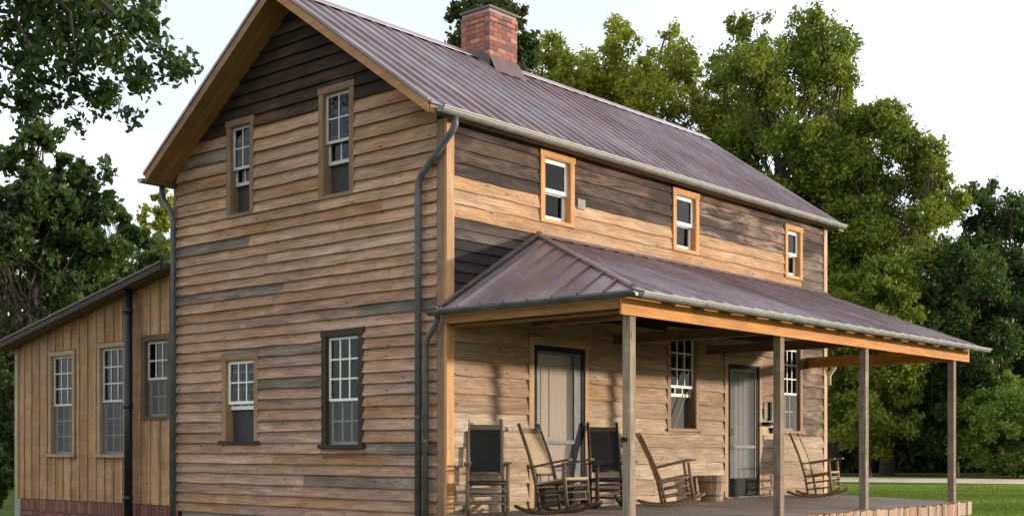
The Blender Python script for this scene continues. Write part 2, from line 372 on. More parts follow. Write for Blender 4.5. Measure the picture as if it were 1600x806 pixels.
# ------------------------------------------------------------------ windows and doors
def sash(mb, F, a0, a1, z0, z1, n0, cols, rows, rail=0.045, mun=0.022, th=0.035, bottom=None):
    bt = bottom or rail
    mb.box(a0, a0 + rail, n0 - th, n0, z0, z1, 'z', F); mb.box(a1 - rail, a1, n0 - th, n0, z0, z1, 'z', F)
    mb.box(a0 + rail, a1 - rail, n0 - th, n0 - .001, z0, z0 + bt, 'x', F); mb.box(a0 + rail, a1 - rail, n0 - th, n0 - .001, z1 - rail, z1, 'x', F)
    ia, ib, ja, jb = a0 + rail, a1 - rail, z0 + bt, z1 - rail
    panes = []
    for c in range(1, cols):
        x = ia + (ib - ia) * c / cols; mb.box(x - mun / 2, x + mun / 2, n0 - th + .004, n0 - .004, ja, jb, 'z', F)
    for r in range(1, rows):
        z = ja + (jb - ja) * r / rows; mb.box(ia, ib, n0 - th + .006, n0 - .006, z - mun / 2, z + mun / 2, 'x', F)
    for c in range(cols):
        for r in range(rows):
            panes.append((ia + (ib - ia) * c / cols, ia + (ib - ia) * (c + 1) / cols, ja + (jb - ja) * r / rows, ja + (jb - ja) * (r + 1) / rows, n0 - th / 2))
    return panes

def window(parent, F, a0, a1, z0, z1, casing, case_col, cols, rows, rows2, split, raise_=0.0, paint='white', screen=None, case_w=0.09, sill=True,
           rail=0.045, label=None, proud=0.04, sill_col=None):
    """a0..z1 = opening. split = height of the meeting rail (fraction); raise_ = how far the lower sash is pushed up (m)"""
    mb = MB()
    mb.box(a0 - case_w, a0, 0, proud, z0 - .0, z1, 'z', F); mb.box(a1, a1 + case_w, 0, proud, z0 - .0, z1, 'z', F)
    mb.box(a0 - case_w - .015, a1 + case_w + .015, 0, proud + .006, z1, z1 + case_w, 'x', F)
    # jambs lining the opening
    mb.box(a0 - .004, a0 + .012, -.12, proud - .006, z0, z1, 'z', F); mb.box(a1 - .012, a1 + .004, -.12, proud - .006, z0, z1, 'z', F)
    mb.box(a0, a1, -.12, proud - .008, z1 - .012, z1 + .003, 'x', F)
    w = mb.build('window', 'trim', parent, case_col)
    if label: w['label'] = label
    m = MB(); m.box(a0 - case_w - (.04 if sill else 0), a1 + case_w + (.04 if sill else 0), -.12, proud + (.035 if sill else .004), z0 - .05, z0, 'x', F)
    m.build('sill', 'trim', w, sill_col or case_col)
    a0 += .012; a1 -= .012; zt = z1 - .012
    zm = z0 + (z1 - z0) * split
    mb = MB(); p = sash(mb, F, a0, a1, zm - .02, zt, -0.012, cols, rows, rail); mb.build('upper_sash', paint, w)
    lower_h = zm + .02 - z0
    mb = MB(); p2 = sash(mb, F, a0 + .004, a1 - .004, z0 + raise_, z0 + lower_h + raise_, -0.055, cols, rows2, rail, bottom=rail * 1.25); mb.build('lower_sash', paint, w)
    for (pa, pb, pc, pd, n) in p + p2:
        m = MB(); m.box(pa, pb, n - .0015, n + .0015, pc, pd, 'x', F); m.build('pane', 'glass', w)
    if screen:
        m = MB(); sn = -.105 if raise_ else -.008; m.box(a0, a1, sn - .001, sn + .001, z0, zm - .02, 'x', F); m.build('screen', screen, w)
    return w

# ================================================================== the ground
def ground():
    n = 64; S = 520
    v = []; f = []
    for j in range(n + 1):
        for i in range(n + 1):
            x = -S + 2 * S * i / n; y = -S + 2 * S * j / n
            v.append((x + 25, y + 20, GROUND))
    for j in range(n):
        for i in range(n): a = j * (n + 1) + i; f.append((a, a + 1, a + n + 2, a + n + 1))
    me = bpy.data.meshes.new('lawn'); me.from_pydata(v, [], f); me.materials.append(M['grass'])
    return structure(link('lawn', me))
ground()
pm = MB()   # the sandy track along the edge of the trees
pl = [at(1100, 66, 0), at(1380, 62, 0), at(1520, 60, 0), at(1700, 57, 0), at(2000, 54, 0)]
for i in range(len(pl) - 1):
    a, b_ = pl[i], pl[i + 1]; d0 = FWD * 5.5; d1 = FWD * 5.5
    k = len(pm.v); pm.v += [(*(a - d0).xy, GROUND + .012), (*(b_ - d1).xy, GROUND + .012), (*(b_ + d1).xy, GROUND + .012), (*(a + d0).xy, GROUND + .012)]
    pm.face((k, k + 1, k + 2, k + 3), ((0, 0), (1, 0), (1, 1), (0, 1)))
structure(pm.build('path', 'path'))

# ================================================================== the farmhouse
LX, WY = 10.16, 5.80
EZ, RZ, RY = 5.03, 7.17, 2.90        # roof edge height, ridge height, ridge position
OX = 0.45; OY = 0.15
SL = (RZ - EZ) / (RY + OY)
house = empty('farmhouse', (0, 0, GROUND)); tag(house, 'two storey farmhouse with bare weathered clapboards, maroon metal roof and long front porch', 'house')
class _P: pass
def H(o):            # children keep world coordinates although the root stands on the ground
    o.location.z -= GROUND; return o
hroot = house
body = empty('walls', (0, 0, -GROUND), 0, house)

def roof_under(y): return EZ - 0.09 + SL * (min(y, 2 * RY - y) + OY)

# --- openings (a0, a1, z0, z1)
G_WIN = [(-4.40, -3.93, 4.27, 5.56), (-2.31, -1.77, 4.27, 5.66), (-4.52, -3.83, 0.93, 2.12), (-2.25, -1.59, 0.87, 2.34)]
F_UP = [(1.90, 2.45, 3.98, 4.79), (5.13, 5.69, 3.98, 4.77), (8.70, 9.14, 3.93, 4.70)]
F_UP = [(1.89, 2.46, 3.95, 4.80), (5.12, 5.69, 3.95, 4.79), (8.69, 9.15, 3.90, 4.71)]
F_DOOR = [(1.66, 2.79, 0.02, 2.22), (6.66, 7.69, 0.02, 2.22)]
F_WIN = [(4.97, 5.70, 1.13, 2.62), (8.55, 9.16, 1.13, 2.60)]

# --- gable wall
gcore = wall_core('gable_wall', body, GABLE, -WY + .02, -.02, -.12, 5.0, G_WIN,
                  poly_top=None)
# the triangle of the gable, cut round the windows that rise into it
m = MB()
def gable_strip(y0, y1, zlo):
    ys = [y0, y1] + ([RY] if y0 < RY < y1 else []); ys.sort()
    for a, b_ in zip(ys[:-1], ys[1:]):
        m.prism([GABLE(-b_, -.11, zlo), GABLE(-a, -.11, zlo), GABLE(-a, -.11, roof_under(a)), GABLE(-b_, -.11, roof_under(b_))], (-.11, 0, 0))
gable_strip(.02, 1.77, 5.0); gable_strip(1.77, 2.31, G_WIN[1][3]); gable_strip(2.31, 3.93, 5.0); gable_strip(3.93, 4.40, G_WIN[0][3]); gable_strip(4.40, WY - .02, 5.0)
m.build('gable_peak', 'inner', body)
PAL_G = [(0.53, 0.32, 0.21), (0.51, 0.315, 0.215), (0.47, 0.30, 0.215), (0.55, 0.33, 0.21), (0.50, 0.29, 0.175), (0.53, 0.345, 0.25)]
PAL_GREY = [(0.33, 0.265, 0.22), (0.28, 0.235, 0.205), (0.37, 0.29, 0.23)]
def gable_color(a, z):
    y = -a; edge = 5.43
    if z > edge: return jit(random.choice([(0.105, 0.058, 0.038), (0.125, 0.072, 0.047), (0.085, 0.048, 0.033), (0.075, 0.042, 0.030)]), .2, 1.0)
    r = random.random()
    if r < .055: return jit(random.choice(PAL_GREY), .10, .6)
    if r < .15: return jit((0.44, 0.25, 0.13), .10, .25)
    if z > 3.3: return jit(random.choice([(0.57, 0.355, 0.22), (0.55, 0.335, 0.205), (0.52, 0.325, 0.21), (0.57, 0.37, 0.25)]), .1, random.uniform(.1, .4))
    return jit(random.choice(PAL_G), .08, random.uniform(.15, .5))
crs = []; z = -0.14
while z < 7.2:
    h = random.uniform(.142, .160) if z < 4.25 else random.uniform(.165, .19)
    crs.append((z, z + h)); z += h
def glo(z):  # left limit (a = -Y)
    if z <= roof_under(WY - .02): return -(WY - .02)
    return -(2 * RY - ((z - EZ + .09) / SL - OY))
def ghi(z):
    if z <= roof_under(.13): return -.13
    return -((z - EZ + .09) / SL - OY)
crs = [(a, b_) for a, b_ in crs if b_ < RZ - .12]
holes_g = [(h[0] - .085, h[1] + .085, h[2] - .045, h[3] + .085) for h in G_WIN]
side_wall(gcore, GABLE, crs, glo, ghi, holes_g, gable_color, proud=.050, wob=.014, joints=2.1)
zt = crs[-1][1]
m = MB(); m.prism([GABLE(glo(zt), 0, zt), GABLE(ghi(zt), 0, zt), GABLE(-RY, 0, RZ - .09)], (-.02, 0, 0)); m.build('siding_board', 'wood', gcore, (0.09, .05, .035, 1.0))
# rust-brown stain board below the tall window
lap_board(gcore, lambda a, n, z: GABLE(a, n + .004, z), -2.33, -1.46, .60, .77, (0.25, 0.13, 0.045, .2), .031, .02, .0, .006, name='patch_board')

# --- front wall
ALLF = F_UP + F_DOOR + F_WIN
fcore = wall_core('front_wall', body, FRONT, .02, LX - .02, -.12, 5.0, ALLF)
def front_color(a, z):
    if z > 4.22:
        return jit(random.choice([(0.40, 0.285, 0.215), (0.36, 0.25, 0.19), (0.43, 0.31, 0.235), (0.38, 0.265, 0.205), (0.16, 0.105, 0.08), (0.20, 0.13, 0.095), (0.12, 0.08, 0.062)]), .10, 1.0)
    if z > 3.66:
        if a > 9.2: return jit((0.27, 0.20, 0.15), .1, .6)
        return jit(random.choice([(0.50, 0.30, 0.155), (0.47, 0.235, 0.09), (0.52, 0.335, 0.20), (0.50, 0.30, 0.16)]), .08, .08)
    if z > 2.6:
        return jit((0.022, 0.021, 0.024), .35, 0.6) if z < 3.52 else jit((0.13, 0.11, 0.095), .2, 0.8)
    if a > 9.15: return jit((0.42, 0.31, 0.22), .10, .8)
    if z > 1.28: return jit(random.choice([(0.50, 0.345, 0.22), (0.47, 0.32, 0.20), (0.52, 0.365, 0.24), (0.43, 0.285, 0.175), (0.48, 0.31, 0.18)]), .10, .3)
    return jit(random.choice([(0.56, 0.43, 0.30), (0.52, 0.39, 0.26), (0.58, 0.45, 0.32), (0.45, 0.325, 0.21)]), .12, .25)
crf = []; z = -0.10
while z < 4.93:
    h = random.uniform(.20, .25) if z < 2.6 else (random.uniform(.125, .15) if z < 3.62 else random.uniform(.155, .19))
    crf.append((z, min(z + h, 4.95))); z += h
holes_f = [(h[0] - .085, h[1] + .085, h[2] - .045, h[3] + .085) for h in F_UP + F_WIN] + [(h[0] - .10, h[1] + .08, -.2, h[3] + .11) for h in F_DOOR]
lowc = [c for c in crf if c[0] < 2.55]; upc = [c for c in crf if c[0] >= 2.55]
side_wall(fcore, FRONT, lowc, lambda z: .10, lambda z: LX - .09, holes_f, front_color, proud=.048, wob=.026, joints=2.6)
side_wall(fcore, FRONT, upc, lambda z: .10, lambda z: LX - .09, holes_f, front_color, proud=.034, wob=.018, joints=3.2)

# --- rear and far end walls, floors (plain, out of sight), foundation
box('rear_wall', 'inner', body, .13, LX - .13, WY - .13, WY - .02, -.12, 5.0)
fe = MB(); fe.box(LX - .13, LX - .02, .13, WY - .13, -.12, 5.0, 'y'); fe.prism([(LX - .13, .02, 5.0), (LX - .13, WY - .02, 5.0), (LX - .13, WY - .02, roof_under(0)), (LX - .13, RY, RZ - .1), (LX - .13, .02, roof_under(0))], (.11, 0, 0))
few = fe.build('end_wall', 'inner', body)
def FARGABLE(a, n, z): return (LX + n - .02, a, z)
zz = -.14
while zz < 4.9:
    lap_board(few, FARGABLE, .12, WY - .02, zz, zz + .2, jit((0.33, 0.22, 0.14), .15, .4)); zz += .2
box('upper_floor', 'inner', body, .14, LX - .14, .12, WY - .14, 2.72, 2.86)
box('ground_floor', 'inner', body, .14, LX - .14, .12, WY - .14, -.10, -.02)
box('attic_floor', 'inner', body, .14, LX - .14, 1.15, WY - 1.15, 5.70, 5.75)
box('foundation', 'mortar', body, .05, LX - .05, .05, WY - .05, GROUND - .2, -.125)

# corner boards
TAN = (0.46, 0.27, 0.12, 0.0); ORANGE = (0.56, 0.27, 0.075, 0.0)
m = MB(); m.box(-.040, .095, -.045, -.001, 2.56, 4.93, 'z'); m.build('corner_board', 'trim', body, (0.50, 0.30, 0.15, .1))
m = MB(); m.box(-.040, .095, -.045, -.001, -.12, 2.54, 'z'); m.build('corner_board', 'trim', body, (0.60, 0.33, 0.14, 0))
m = MB(); m.box(-.042, -.001, .0, .125, -.12, 4.93, 'z'); m.build('corner_board', 'trim', body, (0.30, 0.19, 0.12, .2))
m = MB(); m.box(LX - .09, LX + .03, -.045, -.001, -.12, 4.93, 'z'); m.build('corner_board', 'trim', body, (0.58, 0.40, 0.24, 0))
m = MB(); m.box(-.040, -.001, WY - .02, WY + .04, -.12, 4.85, 'z'); m.build('corner_board', 'trim', body, (0.30, 0.19, 0.12, .2))
# frieze under the eave
m = MB(); m.box(.0, LX, -.036, -.002, 4.93, 5.03, 'x'); m.build('frieze_board', 'trim', body, (0.43, 0.25, 0.12, .2))

# --- windows
wins = empty('window_set', (0, 0, -GROUND), 0, house) if False else None
def hw(*a, **k):
    w = window(None, *a, **k); w.parent = house; w.location = (0, 0, -GROUND); return w
BROWN = (0.30, 0.19, 0.12, .15); DKB = (0.045, 0.032, 0.022, .2)
hw(GABLE, *G_WIN[0], 'w', BROWN, 2, 2, 2, .52, raise_=.42, paint='offwhite', screen='screen_dark', sill=False, rail=.04)
hw(GABLE, *G_WIN[1], 'w', BROWN, 2, 2, 2, .52, raise_=.42, paint='offwhite', screen='screen_dark', sill=False, rail=.04)
hw(GABLE, *G_WIN[2], 'w', (0.36, 0.23, 0.12, .15), 3, 2, 2, .47, raise_=.46, paint='white', screen='screen_dark', rail=.045, sill_col=DKB)
hw(GABLE, *G_WIN[3], 'w', DKB, 3, 3, 2, .415, raise_=0, paint='white', screen='screen', rail=.035, label='tall window with dark brown casing')
for h in F_UP: hw(FRONT, *h, 'w', (0.58, 0.29, 0.10, 0), 1, 1, 1, .47, paint='white', rail=.055, case_w=.085, sill=False, proud=.045)
w = hw(FRONT, *F_WIN[0], 'w', (0.33, 0.20, 0.11, .1), 3, 3, 2, .44, raise_=.5, paint='white', screen='screen', rail=.04)
sm = MB(); sm.tube([FRONT(5.13, -.02, 1.14), FRONT(5.52, -.02, 1.72)], .012, 6); sm.build('prop_stick', 'trim', w, (0.5, .42, .3, 0))
hw(FRONT, *F_WIN[1], 'w', (0.33, 0.20, 0.11, .1), 3, 3, 2, .45, paint='white', screen='screen', rail=.035)

# --- doors
def door(a0, a1, z0, z1, kind):
    F = FRONT
    d = MB(); d.box(a0 - .10, a0, 0, .045, -.04, z1, 'z', F); d.box(a1, a1 + .08, 0, .045, -.04, z1, 'z', F); d.box(a0 - .115, a1 + .095, 0, .05, z1, z1 + .11, 'x', F)
    root = d.build('door_frame', 'trim', house, (0.46, 0.30, 0.17, .1)); root.location = (0, 0, -GROUND)
    t_ = .075
    s_ = MB(); s_.box(a0, a0 + t_, -.02, .03, z0, z1, 'z', F); s_.box(a1 - t_, a1, -.02, .03, z0, z1, 'z', F); s_.box(a0 + t_, a1 - t_, -.02, .029, z1 - t_, z1, 'x', F); s_.box(a0 + t_, a1 - t_, -.02, .029, z0, z0 + (.30 if kind else .26), 'x', F)
    s_.build('screen_door', 'black', root)
    b0, b1, c0, c1 = a0 + t_, a1 - t_, z0 + .28, z1 - t_
    g = MB()
    g.box(b0, b0 + .035, -.015, .02, c0, c1, 'z', F)
    g.box(b1 - (.15 if not kind else .035), b1, -.015, .02, c0, c1, 'z', F)
    zm = z0 + (.86 if not kind else .80); g.box(b0 + .035, b1 - .035, -.015, .019, zm, zm + .05, 'x', F)
    g.box(b0 + .035, b1 - .035, -.015, .019, c1 - .035, c1, 'x', F)
    g.build('screen_frame', 'greymetal' if not kind else 'stone', root)
    sc = MB(); sc.box(b0, b1, .001, .003, c0, c1, 'x', F); sc.build('screen', 'screen_light', root)
    if not kind:
        p = MB(); p.box(a0, a1, -.10, -.06, z0, z1, 'z', F); p.build('inner_door', 'door_tan', root)
        k = 4
        for (x0, x1) in ((b0 + .02, b0 + .12), (b0 + .18, b0 + .30), (b0 + .36, b0 + .70)):
            for (q0, q1) in ((z0 + .95, z1 - .28), (z0 + .15, z0 + .75)):
                p = MB(); p.box(x0, x1, -.062, -.045, q0, q1, 'z', F); p.build('door_panel', 'door_tan', root)
    else:
        p = MB()
        n = 14
        for i in range(n):   # pleated pale curtain behind the screen
            x0 = a0 + (a1 - a0) * i / n; x1 = a0 + (a1 - a0) * (i + 1) / n; y = -.075 + (.004 if i % 2 else -.004)
            p.box(x0, x1, y - .008, y + .008, z0, z1, 'z', F)
        p.build('curtain', 'curtain', root)
        kb = MB(); kb.box(b0 + .02, b1 - .02, .0, .034, z0 + .02, z0 + .27, 'x', F); kb.build('kick_plate', 'black', root)
    hb = MB(); hb.tube([F(b0 + .015, .02, z0 + 1.02), F(b0 + .015, .06, z0 + 1.02), F(b0 + .015, .06, z0 + 1.12), F(b0 + .015, .02, z0 + 1.12)], .008, 6); hb.build('handle', 'black', root)
    th = MB(); th.box(a0 - .1, a1 + .08, -.02, .07, -.05, .018, 'x', F); th.build('threshold', 'trim', root, (0.26, .16, .09, .2))
M['screen_light'] = screen_material('pale_door_screen', (0.22, 0.22, 0.215), 0.2)
door(*F_DOOR[0], 0); door(*F_DOOR[1], 1)

# --- main roof
roof = empty('roof', (0, 0, -GROUND), 0, house)
def deck(pts, th, color, name='roof_deck', parent=None):
    n = (Vector(pts[1]) - Vector(pts[0])).cross(Vector(pts[2]) - Vector(pts[0])).normalized()
    if n.z < 0: n = -n
    m_ = MB(); m_.prism([Vector(p) - n * th for p in pts], n * (th - .004)); return m_.build(name, 'trim', parent, color), n
def panel(parent, bl, br, tr, tl, n, rib=True, name='roof_panel', lift=.0, mat='roof'):
    m_ = MB(); n = Vector(n); o = n * .006
    q = [Vector(p) + n * lift for p in (bl, br, tr, tl)]
    m_.prism(q, o)
    d = (q[1] - q[0]).normalized()
    if rib:
        rw = .013; rh = .030
        a, b_ = q[0] + n * .006, q[3] + n * .006
        m_.hexa([a - d * rw, a + d * rw, a + d * rw * .6 + n * rh, a - d * rw * .6 + n * rh, b_ - d * rw, b_ + d * rw, b_ + d * rw * .6 + n * rh, b_ - d * rw * .6 + n * rh])
        # two low stiffening ribs
        for t in ():
            a2 = q[0].lerp(q[1], t) + n * .005; b2 = q[3].lerp(q[2], t) + n * .005
            m_.hexa([a2 - d * .012, a2 + d * .012, a2 + d * .006 + n * .016, a2 - d * .006 + n * .016, b2 - d * .012, b2 + d * .012, b2 + d * .006 + n * .016, b2 - d * .006 + n * .016])
    return m_.build(name, mat, parent)
x0r, x1r = -OX, LX + OX
dk1, nF = deck([(x0r, -OY, EZ), (x1r, -OY, EZ), (x1r, RY, RZ), (x0r, RY, RZ)], .07, (0.36, 0.19, 0.08, .1), parent=roof)
dk2, nB = deck([(x0r, 2 * RY + OY, EZ), (x1r, 2 * RY + OY, EZ), (x1r, RY, RZ), (x0r, RY, RZ)], .07, (0.36, 0.19, 0.08, .1), parent=roof)
NP = 38
for i in range(NP):
    a = x0r - .02 + (x1r - x0r + .04) * i / NP; b_ = x0r - .02 + (x1r - x0r + .04) * (i + 1) / NP - .003
    panel(roof, (a, -OY - .04, EZ - .04 * SL), (b_, -OY - .04, EZ - .04 * SL), (b_, RY, RZ), (a, RY, RZ), nF)
    panel(roof, (a, 2 * RY + OY + .04, EZ - .04 * SL), (b_, 2 * RY + OY + .04, EZ - .04 * SL), (b_, RY, RZ), (a, RY, RZ), nB)
m = MB()
m.prism([(x0r - .03, RY - .14, RZ - .14 * SL + .052), (x0r - .03, RY, RZ + .062), (x0r - .03, RY + .14, RZ - .14 * SL + .052), (x0r - .03, RY + .14, RZ - .14 * SL + .044), (x0r - .03, RY, RZ + .052), (x0r - .03, RY - .14, RZ - .14 * SL + .044)], (x1r - x0r + .06, 0, 0))
m.build('ridge_cap', 'roof', roof)
# rake boards and soffits at the near gable
def rake(y0, z0, y1, z1, x, col, side):
    m_ = MB(); d = .13
    m_.prism([(x, y0, z0 - .008), (x, y1, z1 - .008), (x, y1, z1 - .008 - d), (x, y0, z0 - .008 - d)], (-.028, 0, 0)); m_.build('rake_board', 'trim', roof, col)
for x in (x0r - .002,):
    rake(-OY, EZ, RY, RZ, x, (0.42, 0.23, 0.10, .1), 1); rake(2 * RY + OY, EZ, RY, RZ, x, (0.34, 0.20, 0.10, .2), -1)
m = MB(); m.prism([(x1r, -OY, EZ - .01), (x1r, RY, RZ - .01), (x1r, RY, RZ - .14), (x1r, -OY, EZ - .14)], (.028, 0, 0)); m.build('rake_board', 'trim', roof, (0.42, 0.23, 0.1, .1))
# drip edge (dark green-grey metal trim along the rakes)
for s in (0, 1):
    ya = -OY - .03 if s == 0 else 2 * RY + OY + .03
    m = MB(); m.prism([(x0r - .034, ya, EZ - .02), (x0r - .034, RY, RZ + .01), (x0r - .034, RY, RZ + .055), (x0r - .034, ya, EZ + .025)], (-.012, 0, 0)); m.build('drip_edge', 'roof', roof)
# soffit boards under the gable overhang: three planks a side
for s in (0, 1):
    for k in range(3):
        xa = x0r + .01 + k * .145; xb = xa + .135
        y_e = -OY + .02 if s == 0 else 2 * RY + OY - .02
        def und(y): return EZ - .082 - .004 + SL * (min(y, 2 * RY - y) + OY)
        m = MB(); m.hexa([(xa, y_e, und(y_e)), (xb, y_e, und(y_e)), (xb, y_e, und(y_e) - .015), (xa, y_e, und(y_e) - .015), (xa, RY, und(RY)), (xb, RY, und(RY)), (xb, RY, und(RY) - .015), (xa, RY, und(RY) - .015)])
        m.build('soffit_board', 'trim', roof, jit((0.40, 0.21, 0.085), .12, .15))
# rafter tails blocking along the front eave
m = MB(); m.box(x0r, x1r, -OY - .015, -OY + .01, EZ - .13, EZ - .008, 'x'); m.build('fascia_board', 'trim', roof, (0.40, 0.24, 0.13, .3))
m = MB(); m.box(x0r, x1r, 2 * RY + OY - .01, 2 * RY + OY + .015, EZ - .13, EZ - .008, 'x'); m.build('fascia_board', 'trim', roof, (0.34, 0.2, 0.11, .3))

# --- chimney: every brick its own piece
ch = empty('chimney', (0, 0, -GROUND), 0, house)
CX0, CX1, CY0, CY1 = 3.64, 4.33, 2.55, 3.17
CZ0, CZ1 = 6.55, 7.90
m = MB(); m.box(CX0 + .012, CX1 - .012, CY0 + .012, CY1 - .012, CZ0, CZ1, 'z'); m.build('chimney_core', 'mortar', ch)
bm1 = MB(); bm1.box(-.5, .5, -.5, .5, -.5, .5); brick_me = bm1.mesh('brick'); brick_me.materials.append(M['brick'])
PAL_B = [(0.36, 0.125, 0.085), (0.32, 0.105, 0.075), (0.40, 0.155, 0.10), (0.25, 0.085, 0.07), (0.44, 0.21, 0.15), (0.33, 0.13, 0.11), (0.18, 0.09, 0.08)]
def brick(parent, cx, cy, cz, sx, sy, sz, pal=PAL_B):
    o = link('brick', brick_me, parent, jit(random.choice(pal), .12)); o.location = (cx, cy, cz); o.scale = (sx, sy, sz); return o
course = .0775; nb = int((CZ1 - 6.60) / course)
for k in range(nb):
    zc = 6.60 + (k + .5) * course; top = k >= nb - 2; e = .014 if top else 0
    bl = .21; sh = bl / 2 if k % 2 else 0
    for (face) in (0, 1, 2, 3):
        lo, hi = (CX0, CX1) if face in (0, 2) else (CY0 + .1, CY1 - .1)
        p = lo - sh if face in (0, 2) else lo - (bl / 2 - sh if sh == 0 else 0)
        while p < hi - .02:
            s0 = max(p, lo); s1 = min(p + bl, hi); p += bl
            if s1 - s0 < .03: continue
            c = (s0 + s1) / 2; l = s1 - s0 - .011; j = random.uniform(-.003, .003)
            if face == 0: brick(ch, c, CY0 + .05 - e + j, zc, l, .10, course - .012)
            elif face == 2: brick(ch, c, CY1 - .05 + e + j, zc, l, .10, course - .012)
            elif face == 3: brick(ch, CX0 + .05 - e + j, c, zc, .10, l, course - .012)
            else: brick(ch, CX1 - .05 + e + j, c, zc, .10, l, course - .012)
m = MB(); m.box(CX0 - .02, CX1 + .02, CY0 - .02, CY1 + .02, CZ1 - .005, CZ1 + .035); m.build('chimney_cap', 'roof_dull', ch)
# flashing skirts
zf = lambda y: EZ + SL * (min(y, 2 * RY - y) + OY)
m = MB()
m.hexa([(CX0 - .012, CY0 - .016, zf(CY0) + .20), (CX0 - .012, CY0 - .004, zf(CY0) + .20), (CX0 - .03, CY0 - .16, zf(CY0 - .16) + .05), (CX0 - .03, CY0 - .17, zf(CY0 - .17) + .035),
        (CX1 + .012, CY0 - .016, zf(CY0) + .20), (CX1 + .012, CY0 - .004, zf(CY0) + .20), (CX1 + .05, CY0 - .16, zf(CY0 - .16) + .05), (CX1 + .05, CY0 - .17, zf(CY0 - .17) + .035)])
m.build('flashing', 'roof_dull', ch)
for s in (0, 1):
    m = MB(); xa, xb = (CX0 - .012, CX0 - .004) if s == 0 else (CX1 + .004, CX1 + .012)
    m.prism([(xa, CY0 - .02, zf(CY0 - .02) + .03), (xa, RY, RZ + .05), (xa, CY1 + .02, zf(CY1 + .02) + .03), (xa, CY1 + .02, zf(CY1) + .18), (xa, RY, RZ + .16), (xa, CY0 - .02, zf(CY0) + .2)], (xb - xa, 0, 0)); m.build('step_flashing', 'roof_dull', ch)

# --- gutters and downspouts
def gutter(p0, p1, out, r=.065, straps=0, name='gutter', mat='galv', parent=None):
    p0, p1, out = Vector(p0), Vector(p1), Vector(out).normalized(); d = (p1 - p0); up = Vector((0, 0, 1)); L = d.length
    prof = []
    for k in range(9): an = math.pi + math.pi * k / 8; prof.append((math.cos(an) * r, math.sin(an) * r))
    prof += [(r + .004, .012), (r + .016, .008), (r + .014, -.008)]
    inner = []
    for k in range(9): an = 2 * math.pi - math.pi * k / 8; inner.append((math.cos(an) * (r - .005), math.sin(an) * (r - .005)))
    poly = [p0 + out * a + up * b_ for a, b_ in prof + inner]
    m_ = MB(); m_.prism(poly, d)
    cap = [p0 + out * a + up * b_ for a, b_ in prof[:9]]; dn = d.normalized()
    m_.prism(cap, dn * .004); m_.prism([q + d - dn * .004 for q in cap], dn * .004)
    g = m_.build(name, mat, parent)
    for k in range(straps):
        t = (k + .5) / straps; c = p0 + d * t; s_ = MB()
        pf = [c + out * (math.cos(math.pi + math.pi * i / 8) * (r + .003)) + up * (math.sin(math.pi + math.pi * i / 8) * (r + .003)) for i in range(9)]
        pi = [c + out * (math.cos(2 * math.pi - math.pi * i / 8) * (r - .001)) + up * (math.sin(2 * math.pi - math.pi * i / 8) * (r - .001)) for i in range(9)]
        s_.prism(pf + pi, dn * .035); s_.build('gutter_strap', mat, g)
    return g
GUT = empty('gutters', (0, 0, -GROUND), 0, house)
gutter((x0r - .02 + .1, -OY - .095, EZ - .06), (LX + .30, -OY - .095, EZ - .055), (0, -1, 0), .07, 14, parent=GUT)
gutter((x0r - .05, WY + OY + .095, EZ - .07), (LX + .3, WY + OY + .095, EZ - .07), (0, 1, 0), .07, 0, parent=GUT)
def downspout(pts, r=.042, bands=(), mat='pipe'):
    m_ = MB(); m_.tube(pts, r, 12); o = m_.build('downspout', mat, GUT, smooth=True)
    for (x, y, z) in bands:
        b_ = MB(); b_.tube([(x, y, z), (x, y, z + .03)], r + .006, 12); b_.tube([(x, y, z + .01), (x + .12, y, z + .01)], .008, 6); b_.build('bracket', mat, o)
    return o
downspout([(-.10, -.245, 4.90), (-.10, -.245, 4.80), (-.11, -.20, 4.72), (-.12, .30, 4.28), (-.12, .37, 4.18), (-.12, .38, 4.05), (-.12, .38, -.6)], .045, [(-.12, .38, 3.2), (-.12, .38, 1.2)])
downspout([(-.14, .02, 2.50), (-.14, .02, 2.43), (-.13, .06, 2.36), (-.13, .20, 2.20), (-.13, .235, 2.10), (-.13, .235, -.6)], .038, [(-.13, .235, .9)])
downspout([(-.12, WY + .24, 4.90), (-.12, WY + .24, 4.80), (-.12, WY + .18, 4.68), (-.12, WY - .0, 4.48), (-.12, WY - .06, 4.36), (-.12, WY - .06, -.6)], .042, [(-.12, WY - .06, 3.0)])
downspout([(LX + .08, -OY - .09, 2.50), (LX + .08, -.15, 2.30), (LX + .08, -.06, 2.18), (LX + .08, -.06, 2.0)], .035, mat='white')

# --- porch
PY = -2.95; PZE, PZW = 2.55, 3.68; PAX = 1.76; PXL, PXR = -.15, 10.0
porch = empty('porch', (0, 0, -GROUND), 0, house)
A_ = (PXL, PY, PZE); B_ = (PXL, -.004, PZE); P_ = (PAX, -.032, PZW); Rr = (PXR, PY, PZE); Q_ = (10.12, -.032, PZW)
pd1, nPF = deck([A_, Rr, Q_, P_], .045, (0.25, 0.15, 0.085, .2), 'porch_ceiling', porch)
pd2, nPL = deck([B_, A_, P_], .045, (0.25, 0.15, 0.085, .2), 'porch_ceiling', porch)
def hipY(x): return PY + (-.032 - PY) * (x - PXL) / (PAX - PXL)
def hipX(y): return PXL + (PAX - PXL) * (y - PY) / (-.032 - PY)
zfront = lambda y: PZE + (PZW - PZE) * (y - PY) / (-.032 - PY)
zleft = lambda x: PZE + (PZW - PZE) * (x - PXL) / (PAX - PXL)
npf = 28
